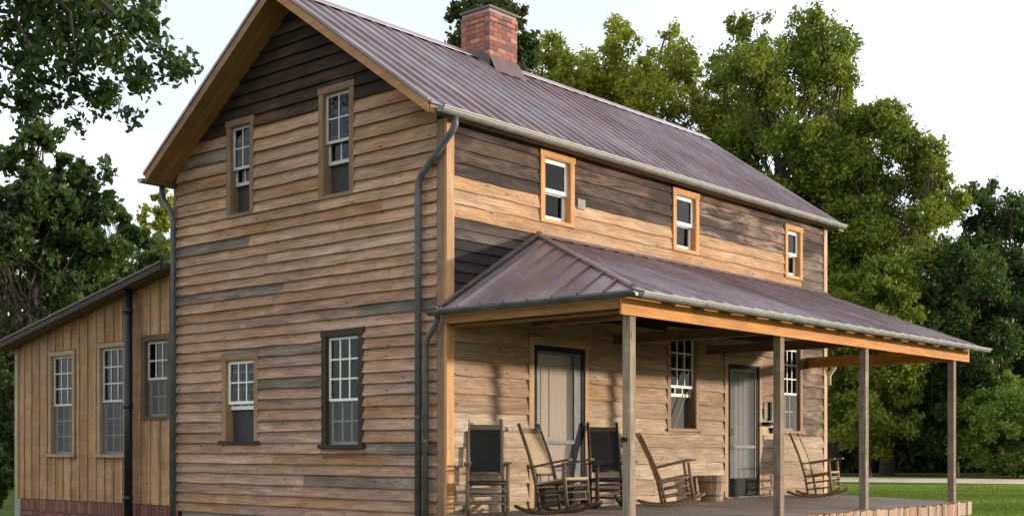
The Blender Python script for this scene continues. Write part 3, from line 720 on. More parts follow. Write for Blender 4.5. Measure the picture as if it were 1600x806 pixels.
for i in range(npf):
    a = PXL + (PXR - PXL) * i / npf; b_ = PXL + (PXR - PXL) * (i + 1) / npf - .003
    ya = min(-.032, hipY(a)); yb = min(-.032, hipY(b_))
    if ya <= PY + .01: ya = PY + .012
    panel(porch, (a, PY - .03, zfront(PY - .03)), (b_, PY - .03, zfront(PY - .03)), (b_, yb, zfront(yb)), (a, ya, zfront(ya)), nPF)
npl = 8
for i in range(npl):
    y1 = -.004 + (PY + .004) * i / npl; y0 = -.004 + (PY + .004) * (i + 1) / npl + .003
    xa = max(PXL + .012, hipX(y0)); xb = min(PAX, hipX(min(y1, -.032)))
    # eave edge is the low side; up-slope towards +X
    panel(porch, (PXL - .03, y1, zleft(PXL - .03)), (PXL - .03, y0, zleft(PXL - .03)), (xa, y0, zleft(xa)), (xb, y1, zleft(xb)), nPL)
hv = (Vector(P_) - Vector(A_)); m = MB()
m.tube([Vector(A_) + (nPF + nPL) * .016, Vector(P_) + (nPF + nPL) * .016], .032, 8); m.build('hip_cap', 'roof', porch)
m = MB(); m.hexa([(PAX - .02, -.034, PZW - .01), (PAX - .02, -.14, zfront(-.14) + .036), (PAX - .02, -.14, zfront(-.14) + .044), (PAX - .02, -.034, PZW + .055), (10.12, -.034, PZW - .01), (10.12, -.14, zfront(-.14) + .036), (10.12, -.14, zfront(-.14) + .044), (10.12, -.034, PZW + .055)]); m.build('wall_flashing', 'roof_dull', porch)
m = MB(); m.hexa([(PXL, -.034, PZE + .01), (PXL, -.034, PZE + .06), (PXL, -.11, PZE + .065), (PXL, -.11, PZE + .05), (PAX, -.034, PZW + .01), (PAX, -.034, PZW + .08), (PAX, -.11, PZW + .05), (PAX, -.11, PZW + .03)]); m.build('wall_flashing', 'roof_dull', porch)
gutter((PXL - .02, PY - .095, PZE - .045), (PXR + .14, PY - .095, PZE - .045), (0, -1, 0), .06, 20, parent=GUT)
gutter((PXL - .095, PY - .12, PZE - .05), (PXL - .095, .06, PZE - .05), (-1, 0, 0), .05, 0, parent=GUT, mat='pipe')
# fascia, beams, tie beams
PPY = -2.70; POSTS = [.13, 3.52, 6.07, 9.42]
xs = [PXL + .02, 2.55, 5.1, 7.6, PXR - .02]
for i in range(4):
    m = MB(); m.box(xs[i] + .002, xs[i + 1] - .002, PPY - .085, PPY - .06, 2.29, 2.50, 'x'); m.build('fascia_board', 'trim', porch, jit((0.64, 0.27, 0.05), .06))
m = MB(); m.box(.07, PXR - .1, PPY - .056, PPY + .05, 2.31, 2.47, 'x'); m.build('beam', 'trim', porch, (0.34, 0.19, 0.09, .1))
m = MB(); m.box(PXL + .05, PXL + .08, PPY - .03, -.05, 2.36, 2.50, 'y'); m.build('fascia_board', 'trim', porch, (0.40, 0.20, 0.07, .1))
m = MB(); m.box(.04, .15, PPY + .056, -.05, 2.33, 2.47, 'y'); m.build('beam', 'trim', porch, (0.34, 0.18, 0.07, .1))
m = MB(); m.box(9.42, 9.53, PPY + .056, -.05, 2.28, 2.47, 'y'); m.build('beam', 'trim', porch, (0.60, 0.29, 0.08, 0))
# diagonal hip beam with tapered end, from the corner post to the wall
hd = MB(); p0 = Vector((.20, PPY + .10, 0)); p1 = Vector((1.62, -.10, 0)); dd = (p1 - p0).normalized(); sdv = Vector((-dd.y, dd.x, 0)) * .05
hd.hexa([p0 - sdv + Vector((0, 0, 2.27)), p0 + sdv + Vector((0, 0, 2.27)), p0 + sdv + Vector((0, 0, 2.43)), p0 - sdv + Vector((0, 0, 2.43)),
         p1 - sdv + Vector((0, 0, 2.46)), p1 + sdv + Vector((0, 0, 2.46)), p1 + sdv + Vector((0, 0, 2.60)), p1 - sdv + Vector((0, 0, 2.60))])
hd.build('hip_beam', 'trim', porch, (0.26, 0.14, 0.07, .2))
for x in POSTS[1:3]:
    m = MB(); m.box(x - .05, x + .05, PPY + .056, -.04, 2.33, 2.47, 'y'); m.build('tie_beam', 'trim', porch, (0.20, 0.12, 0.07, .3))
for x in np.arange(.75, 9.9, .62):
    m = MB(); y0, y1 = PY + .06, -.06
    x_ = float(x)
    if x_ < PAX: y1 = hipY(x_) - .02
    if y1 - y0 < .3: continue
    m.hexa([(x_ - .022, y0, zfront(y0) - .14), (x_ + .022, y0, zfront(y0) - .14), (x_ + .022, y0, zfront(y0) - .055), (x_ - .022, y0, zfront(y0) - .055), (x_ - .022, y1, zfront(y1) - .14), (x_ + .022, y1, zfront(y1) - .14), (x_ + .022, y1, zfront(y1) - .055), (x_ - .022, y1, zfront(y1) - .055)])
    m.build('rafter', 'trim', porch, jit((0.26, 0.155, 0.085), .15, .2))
def floor_z(y): return 0.0 + .08 * y / 2.95
for i, x in enumerate(POSTS):
    m = MB(); w = .052; fz = floor_z(PPY)
    m.box(x - w, x + w, PPY - w, PPY + w, fz, 2.308, 'z'); 
    p = m.build('porch_post', 'wood', house, [(0.36, 0.29, 0.21, .2), (0.31, 0.24, 0.17, .3), (0.33, 0.27, 0.21, .3), (0.31, 0.24, 0.18, .3)][i]); p.location = (0, 0, -GROUND)
    if i == 0:
        kn = MB(); kn.tube([(x - w, PPY + .01, .92), (x - w - .05, PPY + .01, .92)], [.022, .03], 10); kn.build('knob', 'black', p)
# floor planks
fl = empty('porch_floor', (0, 0, -GROUND), 0, house)
x = -.12; 
while x < 9.40:
    wd = random.uniform(.125, .14); m = MB(); y0, y1 = PY + .0 + random.uniform(-.012, .012), -.075
    m.hexa([(x, y0, floor_z(y0) - .03), (x + wd - .007, y0, floor_z(y0) - .03), (x + wd - .007, y0, floor_z(y0)), (x, y0, floor_z(y0)), (x, y1, floor_z(y1) - .03), (x + wd - .007, y1, floor_z(y1) - .03), (x + wd - .007, y1, floor_z(y1)), (x, y1, floor_z(y1))])
    m.build('floor_plank', 'wood', fl, jit((0.36, 0.31, 0.26), .12, .25)); x += wd
m = MB(); m.box(-.1, 9.47, PY + .05, PY + .10, -.22, -.115, 'x'); m.build('floor_joist', 'trim', fl, (0.2, .13, .08, .3))
sk = MB(); sk.box(-.08, 9.92, -.058, -.046, .004, .12, 'x') if False else None
# brick skirt below the porch edge: header course as single bricks, the rest below in one mesh
BP2 = [(0.40, 0.23, 0.13), (0.44, 0.29, 0.19), (0.34, 0.18, 0.11), (0.42, 0.31, 0.23), (0.26, 0.17, 0.12)]
m = MB(); m.box(-.08, 9.47, PY + .12, PY + .2, GROUND - .1, -.13, 'x'); m.build('skirt_core', 'mortar', fl)
x = -.09
while x < 9.42:
    b_ = brick(fl, x + .05, PY - .03, -.175 + random.uniform(-.012, .012), .098, .09 + random.uniform(-.02, .02), .20 + random.uniform(-.02, .02), BP2); b_.rotation_euler = (random.uniform(-.03, .03), 0, random.uniform(-.03, .03)); x += .105
m = MB(); k = 0; z = -.325
while z > GROUND - .05:
    x = -.09 - (.1 if k % 2 else 0)
    while x < 9.4: m.box(max(x, -.09), min(x + .2, 9.48), PY - .06, PY + .03, z - .03, z + .03, 'x'); x += .212
    z -= .072; k += 1
o = m.build('brick_courses', 'brick', fl, (0.42, .2, .12, 1)); o['kind'] = 'stuff'

# small fittings on the front wall
pl_ = MB(); pl_.box(2.62, 2.79, .0, .045, 4.19, 4.33, 'x', FRONT); o = pl_.build('wall_box', 'stone', house); o.location = (0, 0, -GROUND)
lt = empty('mail_bracket', (7.95, -.03, 1.2)); tag(lt, 'pale plate with black bars fixed to the wall beside the second porch door', 'wall bracket')  # pale plate and dark bars on the wall, purpose not known
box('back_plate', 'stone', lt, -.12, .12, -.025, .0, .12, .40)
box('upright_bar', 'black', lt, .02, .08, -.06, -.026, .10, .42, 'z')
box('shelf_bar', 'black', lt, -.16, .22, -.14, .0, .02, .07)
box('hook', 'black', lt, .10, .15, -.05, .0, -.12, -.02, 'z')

# ================================================================== the lean-to
AY0, AY1 = WY + .05, 10.98
annex = empty('lean_to', (0, 0, GROUND)); tag(annex, 'board and batten lean-to with sloping shed roof on a red brick base', 'lean-to')
def an_top(y): return 3.62 - (y - 5.8) * 0.186
A_WIN = [(-9.72, -9.00, .72, 2.44), (-8.12, -7.40, .72, 2.50), (-6.78, -6.13, 1.33, 2.54)]
ab = empty('walls', (0, 0, -GROUND), 0, annex)
m = MB(); holes = A_WIN
core = wall_core('side_wall', ab, ANNEX, -AY1, -AY0, -.08, 2.60, A_WIN, .1)
m = MB(); m.prism([ANNEX(-AY1, -.1, 2.60), ANNEX(-AY0, -.1, 2.60), ANNEX(-AY0, -.1, an_top(AY0)), ANNEX(-AY1, -.1, an_top(AY1))], (-.1, 0, 0)); m.build('wall_top', 'inner', ab)
box('rear_wall', 'wood', ab, .2, 6.0, AY1 - .1, AY1, -.08, an_top(AY1) - .02, 'z', color=(0.33, .24, .16, .3))
box('floor', 'inner', ab, .2, 6.0, AY0, AY1 - .1, -.1, -.04); box('far_wall', 'inner', ab, 5.9, 6.0, AY0, AY1 - .1, -.04, 2.6)
y = AY0
PAL_A = [(0.50, 0.29, 0.145), (0.46, 0.26, 0.125), (0.52, 0.31, 0.16), (0.42, 0.23, 0.11)]
def vboard(a0, a1, n0, n1, z0, zl, zr, col, name):
    m_ = MB(); P = [ANNEX(a0, n0, z0), ANNEX(a1, n0, z0), ANNEX(a1, n1, z0), ANNEX(a0, n1, z0), ANNEX(a0, n0, zl), ANNEX(a1, n0, zr), ANNEX(a1, n1, zr), ANNEX(a0, n1, zl)]
    m_.hexa(P); return m_.build(name, 'wood', core, col)
def pieces(a0, a1, fn):
    hs = [h for h in A_WIN if h[0] - .09 < a1 - .001 and h[1] + .09 > a0 + .001]
    xs_ = sorted({a0, a1, *[v for h in hs for v in (h[0] - .09, h[1] + .09) if a0 < v < a1]})
    for l, r in zip(xs_[:-1], xs_[1:]):
        c = (l + r) / 2; cov = [h for h in hs if h[0] - .09 < c < h[1] + .09]
        if not cov: fn(l, r, -.08, None)
        else: fn(l, r, -.08, cov[0][2] - .05); fn(l, r, cov[0][3] + .09, None)
bw = .27; a = -AY1; i = 0
while a < -AY0 - .02:
    a2 = min(a + bw, -AY0); col = jit(random.choice(PAL_A), .12, random.uniform(.1, .4))
    pieces(a + .003, a2 - .003, lambda l, r, z0, z1: vboard(l, r, 0, .02, z0, z1 or an_top(-l) - .01, z1 or an_top(-r) - .01, col, 'wall_board'))
    if i:
        c2 = jit(random.choice(PAL_A), .12, random.uniform(.1, .35))
        pieces(a - .028, a + .028, lambda l, r, z0, z1: vboard(l, r, .0202, .042, z0 + .002, (z1 or an_top(-l) - .012), (z1 or an_top(-r) - .012), c2, 'batten'))
    a = a2; i += 1
m = MB(); m.box(-AY1 - .02, -AY1 + .09, .0205, .05, -.08, an_top(AY1) - .03, 'z', ANNEX); m.build('corner_board', 'trim', ab, (0.44, 0.34, 0.23, .2))
def aw(*a, **k):
    w = window(None, *a, **k); w.parent = annex; w.location = (0, 0, -GROUND); return w
AC = (0.40, 0.29, 0.18, .2)
aw(ANNEX, *A_WIN[0], 'w', AC, 3, 3, 3, .50, paint='offwhite', screen='screen', rail=.035, proud=.05, case_w=.075)
aw(ANNEX, *A_WIN[1], 'w', AC, 3, 3, 3, .50, paint='offwhite', screen='screen', rail=.035, proud=.05, case_w=.075)
aw(ANNEX, *A_WIN[2], 'w', (0.13, 0.08, 0.05, .2), 3, 2, 2, .50, paint='offwhite', screen='screen', rail=.035, sill=False, proud=.05, label='short window with dark brown casing')
# shed roof
ar = empty('roof', (0, 0, -GROUND), 0, annex)
z_e = an_top(11.25); z_w = an_top(WY + .06)
dka, nA = deck([(-.24, WY + .06, z_w + .07), (6.2, WY + .06, z_w + .07), (6.2, 11.3, z_e + .07), (-.24, 11.3, z_e + .07)], .06, (0.16, 0.11, 0.08, .3), parent=ar)
for i in range(15):
    x0 = -.27 + 6.5 * i / 15; x1 = x0 + 6.5 / 15 - .003
    panel(ar, (x0, 11.34, z_e + .06), (x1, 11.34, z_e + .06), (x1, WY + .05, z_w + .07), (x0, WY + .05, z_w + .07), nA, mat='roof_dull')
m = MB(); m.prism([(-.242, WY + .06, z_w + .062), (-.242, 11.3, z_e + .062), (-.242, 11.3, z_e - .03), (-.242, WY + .06, z_w - .03)], (-.025, 0, 0)); m.build('rake_board', 'trim', ar, (0.05, 0.036, 0.028, .3))
m = MB(); m.prism([(-.24, WY + .06, z_w + .004), (-.24, 11.28, z_e + .004), (-.24, 11.28, z_e - .012), (-.24, WY + .06, z_w - .012)], (.30, 0, 0)); m.build('soffit_board', 'trim', ar, (0.22, 0.14, 0.085, .2))
# black standpipe
m = MB(); m.tube([(-.10, 7.02, GROUND - .02), (-.10, 7.02, an_top(7.02) - .01)], .066, 12); p = m.build('drain_pipe', 'black_pipe', annex, smooth=True); p.location = (0, 0, -GROUND)
for zz in (1.46, -.02, 3.0):
    m = MB(); m.tube([(-.10, 7.02, zz), (-.10, 7.02, zz + .07)], .078, 12); m.build('collar', 'black_pipe', p, smooth=True)
# brick base
ba = empty('brick_base', (0, 0, -GROUND), 0, annex)
box('base_core', 'mortar', ba, .135, 6.0, AY0, AY1 - .02, GROUND - .15, -.085, 'y')
PAL_D = [(0.20, 0.07, 0.05), (0.16, 0.058, 0.045), (0.24, 0.09, 0.06), (0.13, 0.05, 0.04)]
y = AY0 + .01; 
while y < AY1 - .2:       # soldier course right under the boards
    brick(ba, .11, y + .052, -.19 + random.uniform(-.003, .003), .1, .096, .20, PAL_D); y += .107
k = 0; z = -.345
while z > GROUND - .1:
    y = AY0 - (.1 if k % 2 else 0)
    while y < AY1 - .05:
        y0 = max(y, AY0); y1 = min(y + .205, AY1 - .02)
        if y1 - y0 > .03: brick(ba, .11, (y0 + y1) / 2, z, .1, y1 - y0, .064, PAL_D)
        y += .216
    z -= .076; k += 1
box('corner_stone', 'stone', ba, .04, .3, AY1 - .19, AY1 + .02, GROUND - .1, -.09, 'z')

# ================================================================== rocking chairs
def rocking_chair(name, wood, back_mat, label, group=None):
    root = empty(name); tag(root, label, 'rocking chair', group)
    W = .245
    def tb(nm, pts, r, seg=8, par=root, mat='chair', col=wood, smooth=True):
        m_ = MB(); m_.tube(pts, [q * 1.2 for q in r] if isinstance(r, list) else r * 1.2, seg); return m_.build(nm, mat, par, col, smooth)
    def rock_z(y): return .02 + 1.15 - math.sqrt(1.15 ** 2 - (y + .05) ** 2)
    for s in (-1, 1):
        tb('rocker', [(s * (W - .01), y, rock_z(y)) for y in np.linspace(-.58, .42, 13)], .020)
        bp_ = tb('back_post', [(s * (W - .02), -.20, rock_z(-.2)), (s * (W - .02), -.22, .40), (s * (W - .03), -.30, .78), (s * (W - .035), -.42, 1.16)], [.02, .021, .02, .017])
        tb('finial', [(s * (W - .035), -.42, 1.155), (s * (W - .035), -.425, 1.175), (s * (W - .035), -.43, 1.195), (s * (W - .035), -.432, 1.205)], [.014, .022, .020, .006], par=bp_)
        tb('front_leg', [(s * W, .24, rock_z(.24)), (s * W, .24, .40), (s * W, .245, .63)], [.021, .022, .019])
        m_ = MB(); pr = [(-.275, .615, .028), (-.05, .635, .024), (.20, .652, .032), (.30, .655, .050), (.36, .655, .042)]
        for (ya, za, wa), (yb, zb, wb) in zip(pr[:-1], pr[1:]):
            c = s * W
            m_.hexa([(c - wa, ya, za - .010), (c + wa, ya, za - .010), (c + wa, ya, za + .012), (c - wa, ya, za + .012), (c - wb, yb, zb - .010), (c + wb, yb, zb - .010), (c + wb, yb, zb + .012), (c - wb, yb, zb + .012)])
        m_.build('arm', 'chair', root, wood)
        for z_, y_ in ((.15, -.21), (.27, -.215)): tb('side_rung', [(s * (W - .01), y_, z_), (s * W, .24, z_ + .015)], .012, 6)
        tb('seat_rail', [(s * (W - .02), -.22, .385), (s * W, .24, .415)], .018, 6)
    for z_ in (.16, .255, .34): tb('front_rung', [(-W, .24, z_), (W, .24, z_)], .013, 6)
    tb('seat_rail', [(-W, .24, .415), (W, .24, .415)], .019, 6); tb('seat_rail', [(-W + .02, -.22, .385), (W - .02, -.22, .385)], .018, 6)
    for z_ in (.15, .26): tb('back_rung', [(-W + .02, -.205, z_), (W - .02, -.205, z_)], .012, 6)
    m_ = MB(); m_.hexa([(-W + .0, -.24, .385), (W - .0, -.24, .385), (W - .0, -.24, .412), (-W + .0, -.24, .412), (-W - .015, .262, .408), (W + .015, .262, .408), (W + .015, .262, .440), (-W - .015, .262, .440)]); m_.build('seat', back_mat, root)
    # back: top rail, woven panel, bottom rail
    m_ = MB(); m_.box(-W + .03, W - .03, -.418, -.392, 1.06, 1.135); m_.build('top_rail', 'chair', root, wood)
    tb('bottom_rail', [(-W + .025, -.255, .52), (W - .025, -.255, .52)], .016, 6)
    m_ = MB(); prv = [(.52, -.252), (.66, -.275), (.80, -.306), (.94, -.352), (1.07, -.398)]; w2 = W - .055
    for (za, ya), (zb, yb) in zip(prv[:-1], prv[1:]):
        m_.hexa([(-w2, ya - .010, za), (w2, ya - .010, za), (w2, ya + .010, za), (-w2, ya + .010, za), (-w2, yb - .010, zb), (w2, yb - .010, zb), (w2, yb + .010, zb), (-w2, yb + .010, zb)])
    m_.build('back_panel', back_mat, root)
    return root
def put(o, x, y, fx, fy, pitch=0.0, sc=1.0):
    # rocked back about the centre of the rockers' arc, so that they still touch the floor
    rz = math.atan2(fy, fx) - math.pi / 2; c = Vector((0, -.05, 1.17)); q = Matrix.Rotation(rz, 3, 'Z') @ Matrix.Rotation(R(pitch), 3, 'X')
    o.rotation_euler = q.to_euler(); o.scale = (sc, sc, sc); c = c * sc; o.location = Vector((x, y, floor_z(y))) + Matrix.Rotation(rz, 3, 'Z') @ c - q @ c; return o
WD = (0.12, 0.085, 0.055, .2); WL = (0.30, 0.205, 0.115, .1); WG = (0.19, 0.145, 0.10, .2)
put(rocking_chair('rocking_chair', WG, 'black_cloth', 'rocking chair with black back and seat between the house corner and the first door'), .24, -.46, -.70, -.71)
put(rocking_chair('rocking_chair', WD, 'cane', 'rocking chair with tan woven back standing in front of the paneled first door'), 1.20, -.78, .06, -1.0, 6)
put(rocking_chair('rocking_chair', (0.07, 0.05, 0.035, .2), 'black_cloth', 'dark rocking chair with black back right of the paneled first door'), 2.68, -.56, -.62, -.78)
put(rocking_chair('rocking_chair', WL, 'cane', 'light framed rocking chair standing in front of a wooden tub'), 3.95, -.62, .66, -.75, 9, .93)
put(rocking_chair('rocking_chair', WL, 'cane', 'tan backed rocking chair past the second door, at the open end of the porch'), 8.45, -.72, .16, -.98, 6, .95)
# wooden tub
tub = empty('wooden_tub', (5.70, -.32, floor_z(-.3))); tag(tub, 'tapered wooden stave tub standing against the wall under the porch window', 'tub')
ns = 14
for k in range(ns):
    a0 = 2 * math.pi * k / ns + .01; a1 = 2 * math.pi * (k + 1) / ns - .01; r0, r1 = .17, .235; m = MB()
    ring = lambda a, r, z: (math.cos(a) * r, math.sin(a) * r, z)
    m.hexa([ring(a0, r0, .0), ring(a1, r0, .0), ring(a1, r0 - .02, .0), ring(a0, r0 - .02, .0), ring(a0, r1, .40), ring(a1, r1, .40), ring(a1, r1 - .02, .40), ring(a0, r1 - .02, .40)])
    m.build('stave', 'wood', tub, jit((0.46, 0.31, 0.19), .12, .15))
for z_, r_ in ((.09, .188), (.30, .222)):
    m = MB(); m.tube([(0, 0, z_ - .014), (0, 0, z_ + .014)], [r_, r_ + .004], 28); m.build('hoop', 'pipe', tub)
m = MB(); m.tube([(0, 0, .02), (0, 0, .34)], [.148, .20], 20); m.build('soil', 'bark', tub)

# ================================================================== trees
def leaf_mesh(name, centers, sizes, mat, droop=0.0, aspect=.55):
    """many small folded leaves: one rhombus each, freely turned"""
    n = len(centers); c = np.asarray(centers); s = np.asarray(sizes)[:, None]
    d = rng.normal(size=(n, 3)); d[:, 2] -= droop; d /= np.linalg.norm(d, axis=1)[:, None]
    e = rng.normal(size=(n, 3)); e -= d * (e * d).sum(1)[:, None]; e /= np.linalg.norm(e, axis=1)[:, None]
    v = np.empty((n, 4, 3)); v[:, 0] = c - d * s * .5; v[:, 1] = c + e * s * aspect * .5; v[:, 2] = c + d * s * .5; v[:, 3] = c - e * s * aspect * .5
    me = bpy.data.meshes.new(name); me.vertices.add(4 * n); me.vertices.foreach_set('co', v.reshape(-1))
    me.loops.add(4 * n); me.loops.foreach_set('vertex_index', np.arange(4 * n, dtype=np.int32))
    me.polygons.add(n); me.polygons.foreach_set('loop_start', np.arange(0, 4 * n, 4, dtype=np.int32)); me.polygons.foreach_set('loop_total', np.full(n, 4, dtype=np.int32))
    me.update(); me.validate(); me.materials.append(M[mat]); return me

def limb_path(p0, p1, k=6, wob=.08):
    p0, p1 = Vector(p0), Vector(p1); L = (p1 - p0).length; out = []
    ph = random.random() * 50
    for i in range(k + 1):
        t = i / k; q = p0.lerp(p1, t); a = math.sin(t * math.pi) * L * wob
        out.append(q + Vector((mnoise.noise((ph + t * 2, 0, 0)), mnoise.noise((0, ph + t * 2, 0)), mnoise.noise((0, 0, ph + t * 2)) * .6)) * a * 2)
    return out

def tree(name, label, base, height, halfw, crown_base, mat, leaves=18000, leaf=.30, clumps=46, clump_r=.26, group=None, cat='tree', shape='round', trunk_r=None, limbs=12, spread=.5, lean=(0, 0)):
    root = empty(name, base); tag(root, label, cat, group)
    cb = crown_base * height; ch_ = height - cb; cz = cb + ch_ * .5
    tr = trunk_r or height * .018
    top = Vector((lean[0], lean[1], cb + ch_ * .55))
    m_ = MB(); pth = limb_path((0, 0, -.1), top, 7, .04); m_.tube(pth, [tr * (1.25 if i == 0 else 1 - .11 * i) for i in range(8)], 9); m_.build('trunk', 'bark', root, smooth=True)
    cs = []; rs = []
    for i in range(clumps):
        while True:
            p = rng.uniform(-1, 1, 3); r = np.linalg.norm(p)
            if .35 < r < 1: break
        if shape == 'round': k = 1.0
        elif shape == 'cone': k = max(.12, 1 - (p[2] + 1) * .46)
        elif shape == 'spread': k = .75 + .25 * p[2]
        c = np.array([p[0] * halfw * k + lean[0], p[1] * halfw * k + lean[1], cz + p[2] * ch_ * .5])
        cs.append(c); rs.append(halfw * clump_r * rng.uniform(.6, 1.25))
    lm = MB(); order = rng.permutation(clumps)[:limbs]
    for i in order:
        t = rng.uniform(.45, 1.0); s0 = pth[min(7, int(t * 7))]
        q = limb_path(s0, cs[i], 5, .12); r0 = tr * rng.uniform(.28, .45); lm.tube(q, [r0 * (1 - .15 * j) for j in range(6)], 6, False)
    for i in range(clumps):      # thin twigs so that no clump hangs in the air
        s0 = pth[min(7, int(rng.uniform(.4, 1.0) * 7))] if rng.uniform() < .4 else Vector(cs[order[i % len(order)]])
        lm.tube(limb_path(s0, cs[i], 3, .1), [tr * .10, tr * .08, tr * .06, tr * .04], 4, False)
    lm.build('limb', 'bark', root, smooth=True)
    w = np.array(rs) ** 2; w /= w.sum(); cnt = rng.multinomial(leaves, w); pts = []
    for c, r, n in zip(cs, rs, cnt):
        # shell-weighted clump with sub-twigs so the outline is ragged
        sub = max(3, int(n / 55)); sc = rng.normal(size=(sub, 3)); sc /= np.linalg.norm(sc, axis=1)[:, None]; sc *= (rng.uniform(.35, 1.0, (sub, 1)) ** .6) * r; sc[:, 2] *= .72
        k = rng.integers(0, sub, n); pts.append(c + sc[k] + rng.normal(size=(n, 3)) * r * .17)
    pts = np.concatenate(pts); pts = pts[pts[:, 2] > .15]
    me = leaf_mesh('crown', pts, rng.uniform(.45, 1.45, len(pts)) * leaf, mat, .3); link('crown', me, root)
    return root
def tree_px(name, label, px, py_top, depth, hw_px, cb, mat, **k):
    b = at(px, depth, GROUND); h = zat(py_top, depth) - GROUND
    return tree(name, label, b, h, hw_px / FPX * depth, cb, mat, **k)
GB = 'trees standing behind the farmhouse'
# behind the house and to its right
tree_px('conical_tree', 'dark green tree rising straight behind the brick chimney', 768, -40, 44, 82, .25, 'leaf_dark', leaves=42750, leaf=.22, clumps=102, clump_r=.34, group=GB)
tree_px('broadleaf_tree', 'small yellow green tree whose top shows just right of the chimney', 878, 62, 76, 70, .35, 'leaf_yellow', leaves=39900, leaf=.27, clumps=68, clump_r=.36, group=GB)
tree_px('broadleaf_tree', 'airy light green tree with forked limbs showing above the middle of the roof', 1015, 14, 78, 112, .42, 'leaf_yellow', leaves=57000, leaf=.27, clumps=64, clump_r=.30, limbs=26, trunk_r=.42, group=GB)
tree_px('broadleaf_tree', 'tallest broad green tree rising above the far end of the roof', 1215, 6, 75, 128, .30, 'leaf', leaves=85500, leaf=.27, clumps=102, clump_r=.28, limbs=24, group=GB)
tree_px('broadleaf_tree', 'broad green tree beyond the far gable end, lower than its tall neighbour', 1385, 168, 73, 105, .2, 'leaf', leaves=74100, leaf=.27, clumps=95, clump_r=.30, limbs=18, group=GB)
tree_px('broadleaf_tree', 'dark tree at the edge of the wood behind the bright shrub', 1560, 282, 76, 92, .15, 'leaf_dark', leaves=62700, leaf=.27, clumps=88, clump_r=.3, group=GB)
tree_px('broadleaf_tree', 'rounded young tree close behind the last porch post', 1355, 362, 68, 85, .08, 'leaf', leaves=51300, leaf=.25, clumps=78, clump_r=.32, group=GB)
tree_px('broadleaf_tree', 'rounded dark tree in front of the wood between the last post and the shrub', 1490, 356, 70, 90, .06, 'leaf_dark', leaves=57000, leaf=.25, clumps=85, clump_r=.32, group=GB)
tree_px('broadleaf_tree', 'dark bushy tree filling the wood edge behind the bright shrub', 1640, 380, 73, 95, .05, 'leaf_dark', leaves=51300, leaf=.27, clumps=78, clump_r=.32, group=GB)
tree_px('shrub', 'bright feathery green shrub at the edge of the lawn', 1590, 588, 66, 92, .04, 'leaf_bright', leaves=39900, leaf=.2, clumps=78, clump_r=.26, cat='shrub', trunk_r=.06, limbs=26)
tree_px('broadleaf_tree', 'half hidden green tree filling between the airy tree and the tallest one', 1120, 105, 82, 75, .3, 'leaf', leaves=24000, leaf=.28, clumps=60, clump_r=.34, group=GB)
tree_px('broadleaf_tree', 'half hidden green tree between the tallest tree and its lower neighbour', 1300, 90, 80, 85, .25, 'leaf', leaves=30000, leaf=.28, clumps=70, clump_r=.34, group=GB)
# far wood closing the gaps
def wood_mass(name, label, px0, px1, depth0, depth1, topf, mat, n, leaf, low=.8):
    px = rng.uniform(px0, px1, n); dp = rng.uniform(depth0, depth1, n); u = rng.uniform(0, 1, n) ** low
    tops = np.array([topf(p) for p in px]); z = np.array([GROUND + (zat(t, d) - GROUND) * q for t, d, q in zip(tops, dp, u)])
    base = np.array(CAM)[None, :] + np.outer(dp, np.array(FWD)) + np.outer((px - 800) / FPX * dp, np.array(RGT)); base[:, 2] = z
    o = link(name, leaf_mesh(name, base, rng.uniform(.6, 1.3, n) * leaf, mat, .3)); o['kind'] = 'stuff'; tag(o, label, 'woodland'); return o
wood_mass('woodland', 'dark undergrowth and far wood closing the back of the lawn', 1180, 1760, 80, 94, lambda p: 470 + 60 * math.sin(p * .02) + 25 * math.sin(p * .071), 'leaf_dark', 90000, .5, 1.5)
# trees along the right-hand boundary, outside the view: they shade the near lawn and the foot of the wood
def side_tree(cx, depth, h, hwid, label):
    p = CAM + FWD * depth + RGT * cx
    tree('boundary_tree', label, (p.x, p.y, GROUND), h, hwid, .06, 'leaf_dark', leaves=9000, leaf=.4, clumps=60, clump_r=.34, group='trees along the right boundary')
for cx, dp, h, hwid in ((31, 33, 9, 3.2), (33, 40, 10, 3.6), (35, 46.5, 9, 3.0), (58, 84, 12, 5.0), (60, 94, 13, 5.5)): side_tree(cx, dp, h, hwid, 'dark leafy tree standing far to the side of the lawn')
# left side
GL = 'trees beyond the lean-to'
tree_px('broadleaf_tree', 'large dark tree beyond the outer corner of the lean-to', 55, 190, 34, 125, .12, 'leaf_dark', leaves=57000, leaf=.20, clumps=119, clump_r=.25, group=GL, limbs=22)
tree_px('broadleaf_tree', 'slim dark tree between the large tree and the sunlit one beyond the lean-to', 182, 285, 40, 62, .1, 'leaf_dark', leaves=26600, leaf=.20, clumps=74, clump_r=.3, group=GL)
tree_px('broadleaf_tree', 'yellow green sunlit tree close behind the rear corner of the house', 262, 300, 48, 62, .1, 'leaf_yellow', leaves=22800, leaf=.24, clumps=68, clump_r=.32, group=GL)
wood_mass('woodland', 'leafy wood reaching down to the ground beyond the lean-to', -140, 320, 46, 56, lambda p: 400 + 35 * math.sin(p * .045), 'leaf_dark', 26000, .32)
tree_px('shrub', 'low dark shrub beside the outer corner of the lean-to', -25, 520, 27, 62, .03, 'leaf_dark', leaves=17100, leaf=.14, clumps=68, clump_r=.3, cat='shrub', trunk_r=.05, limbs=12)

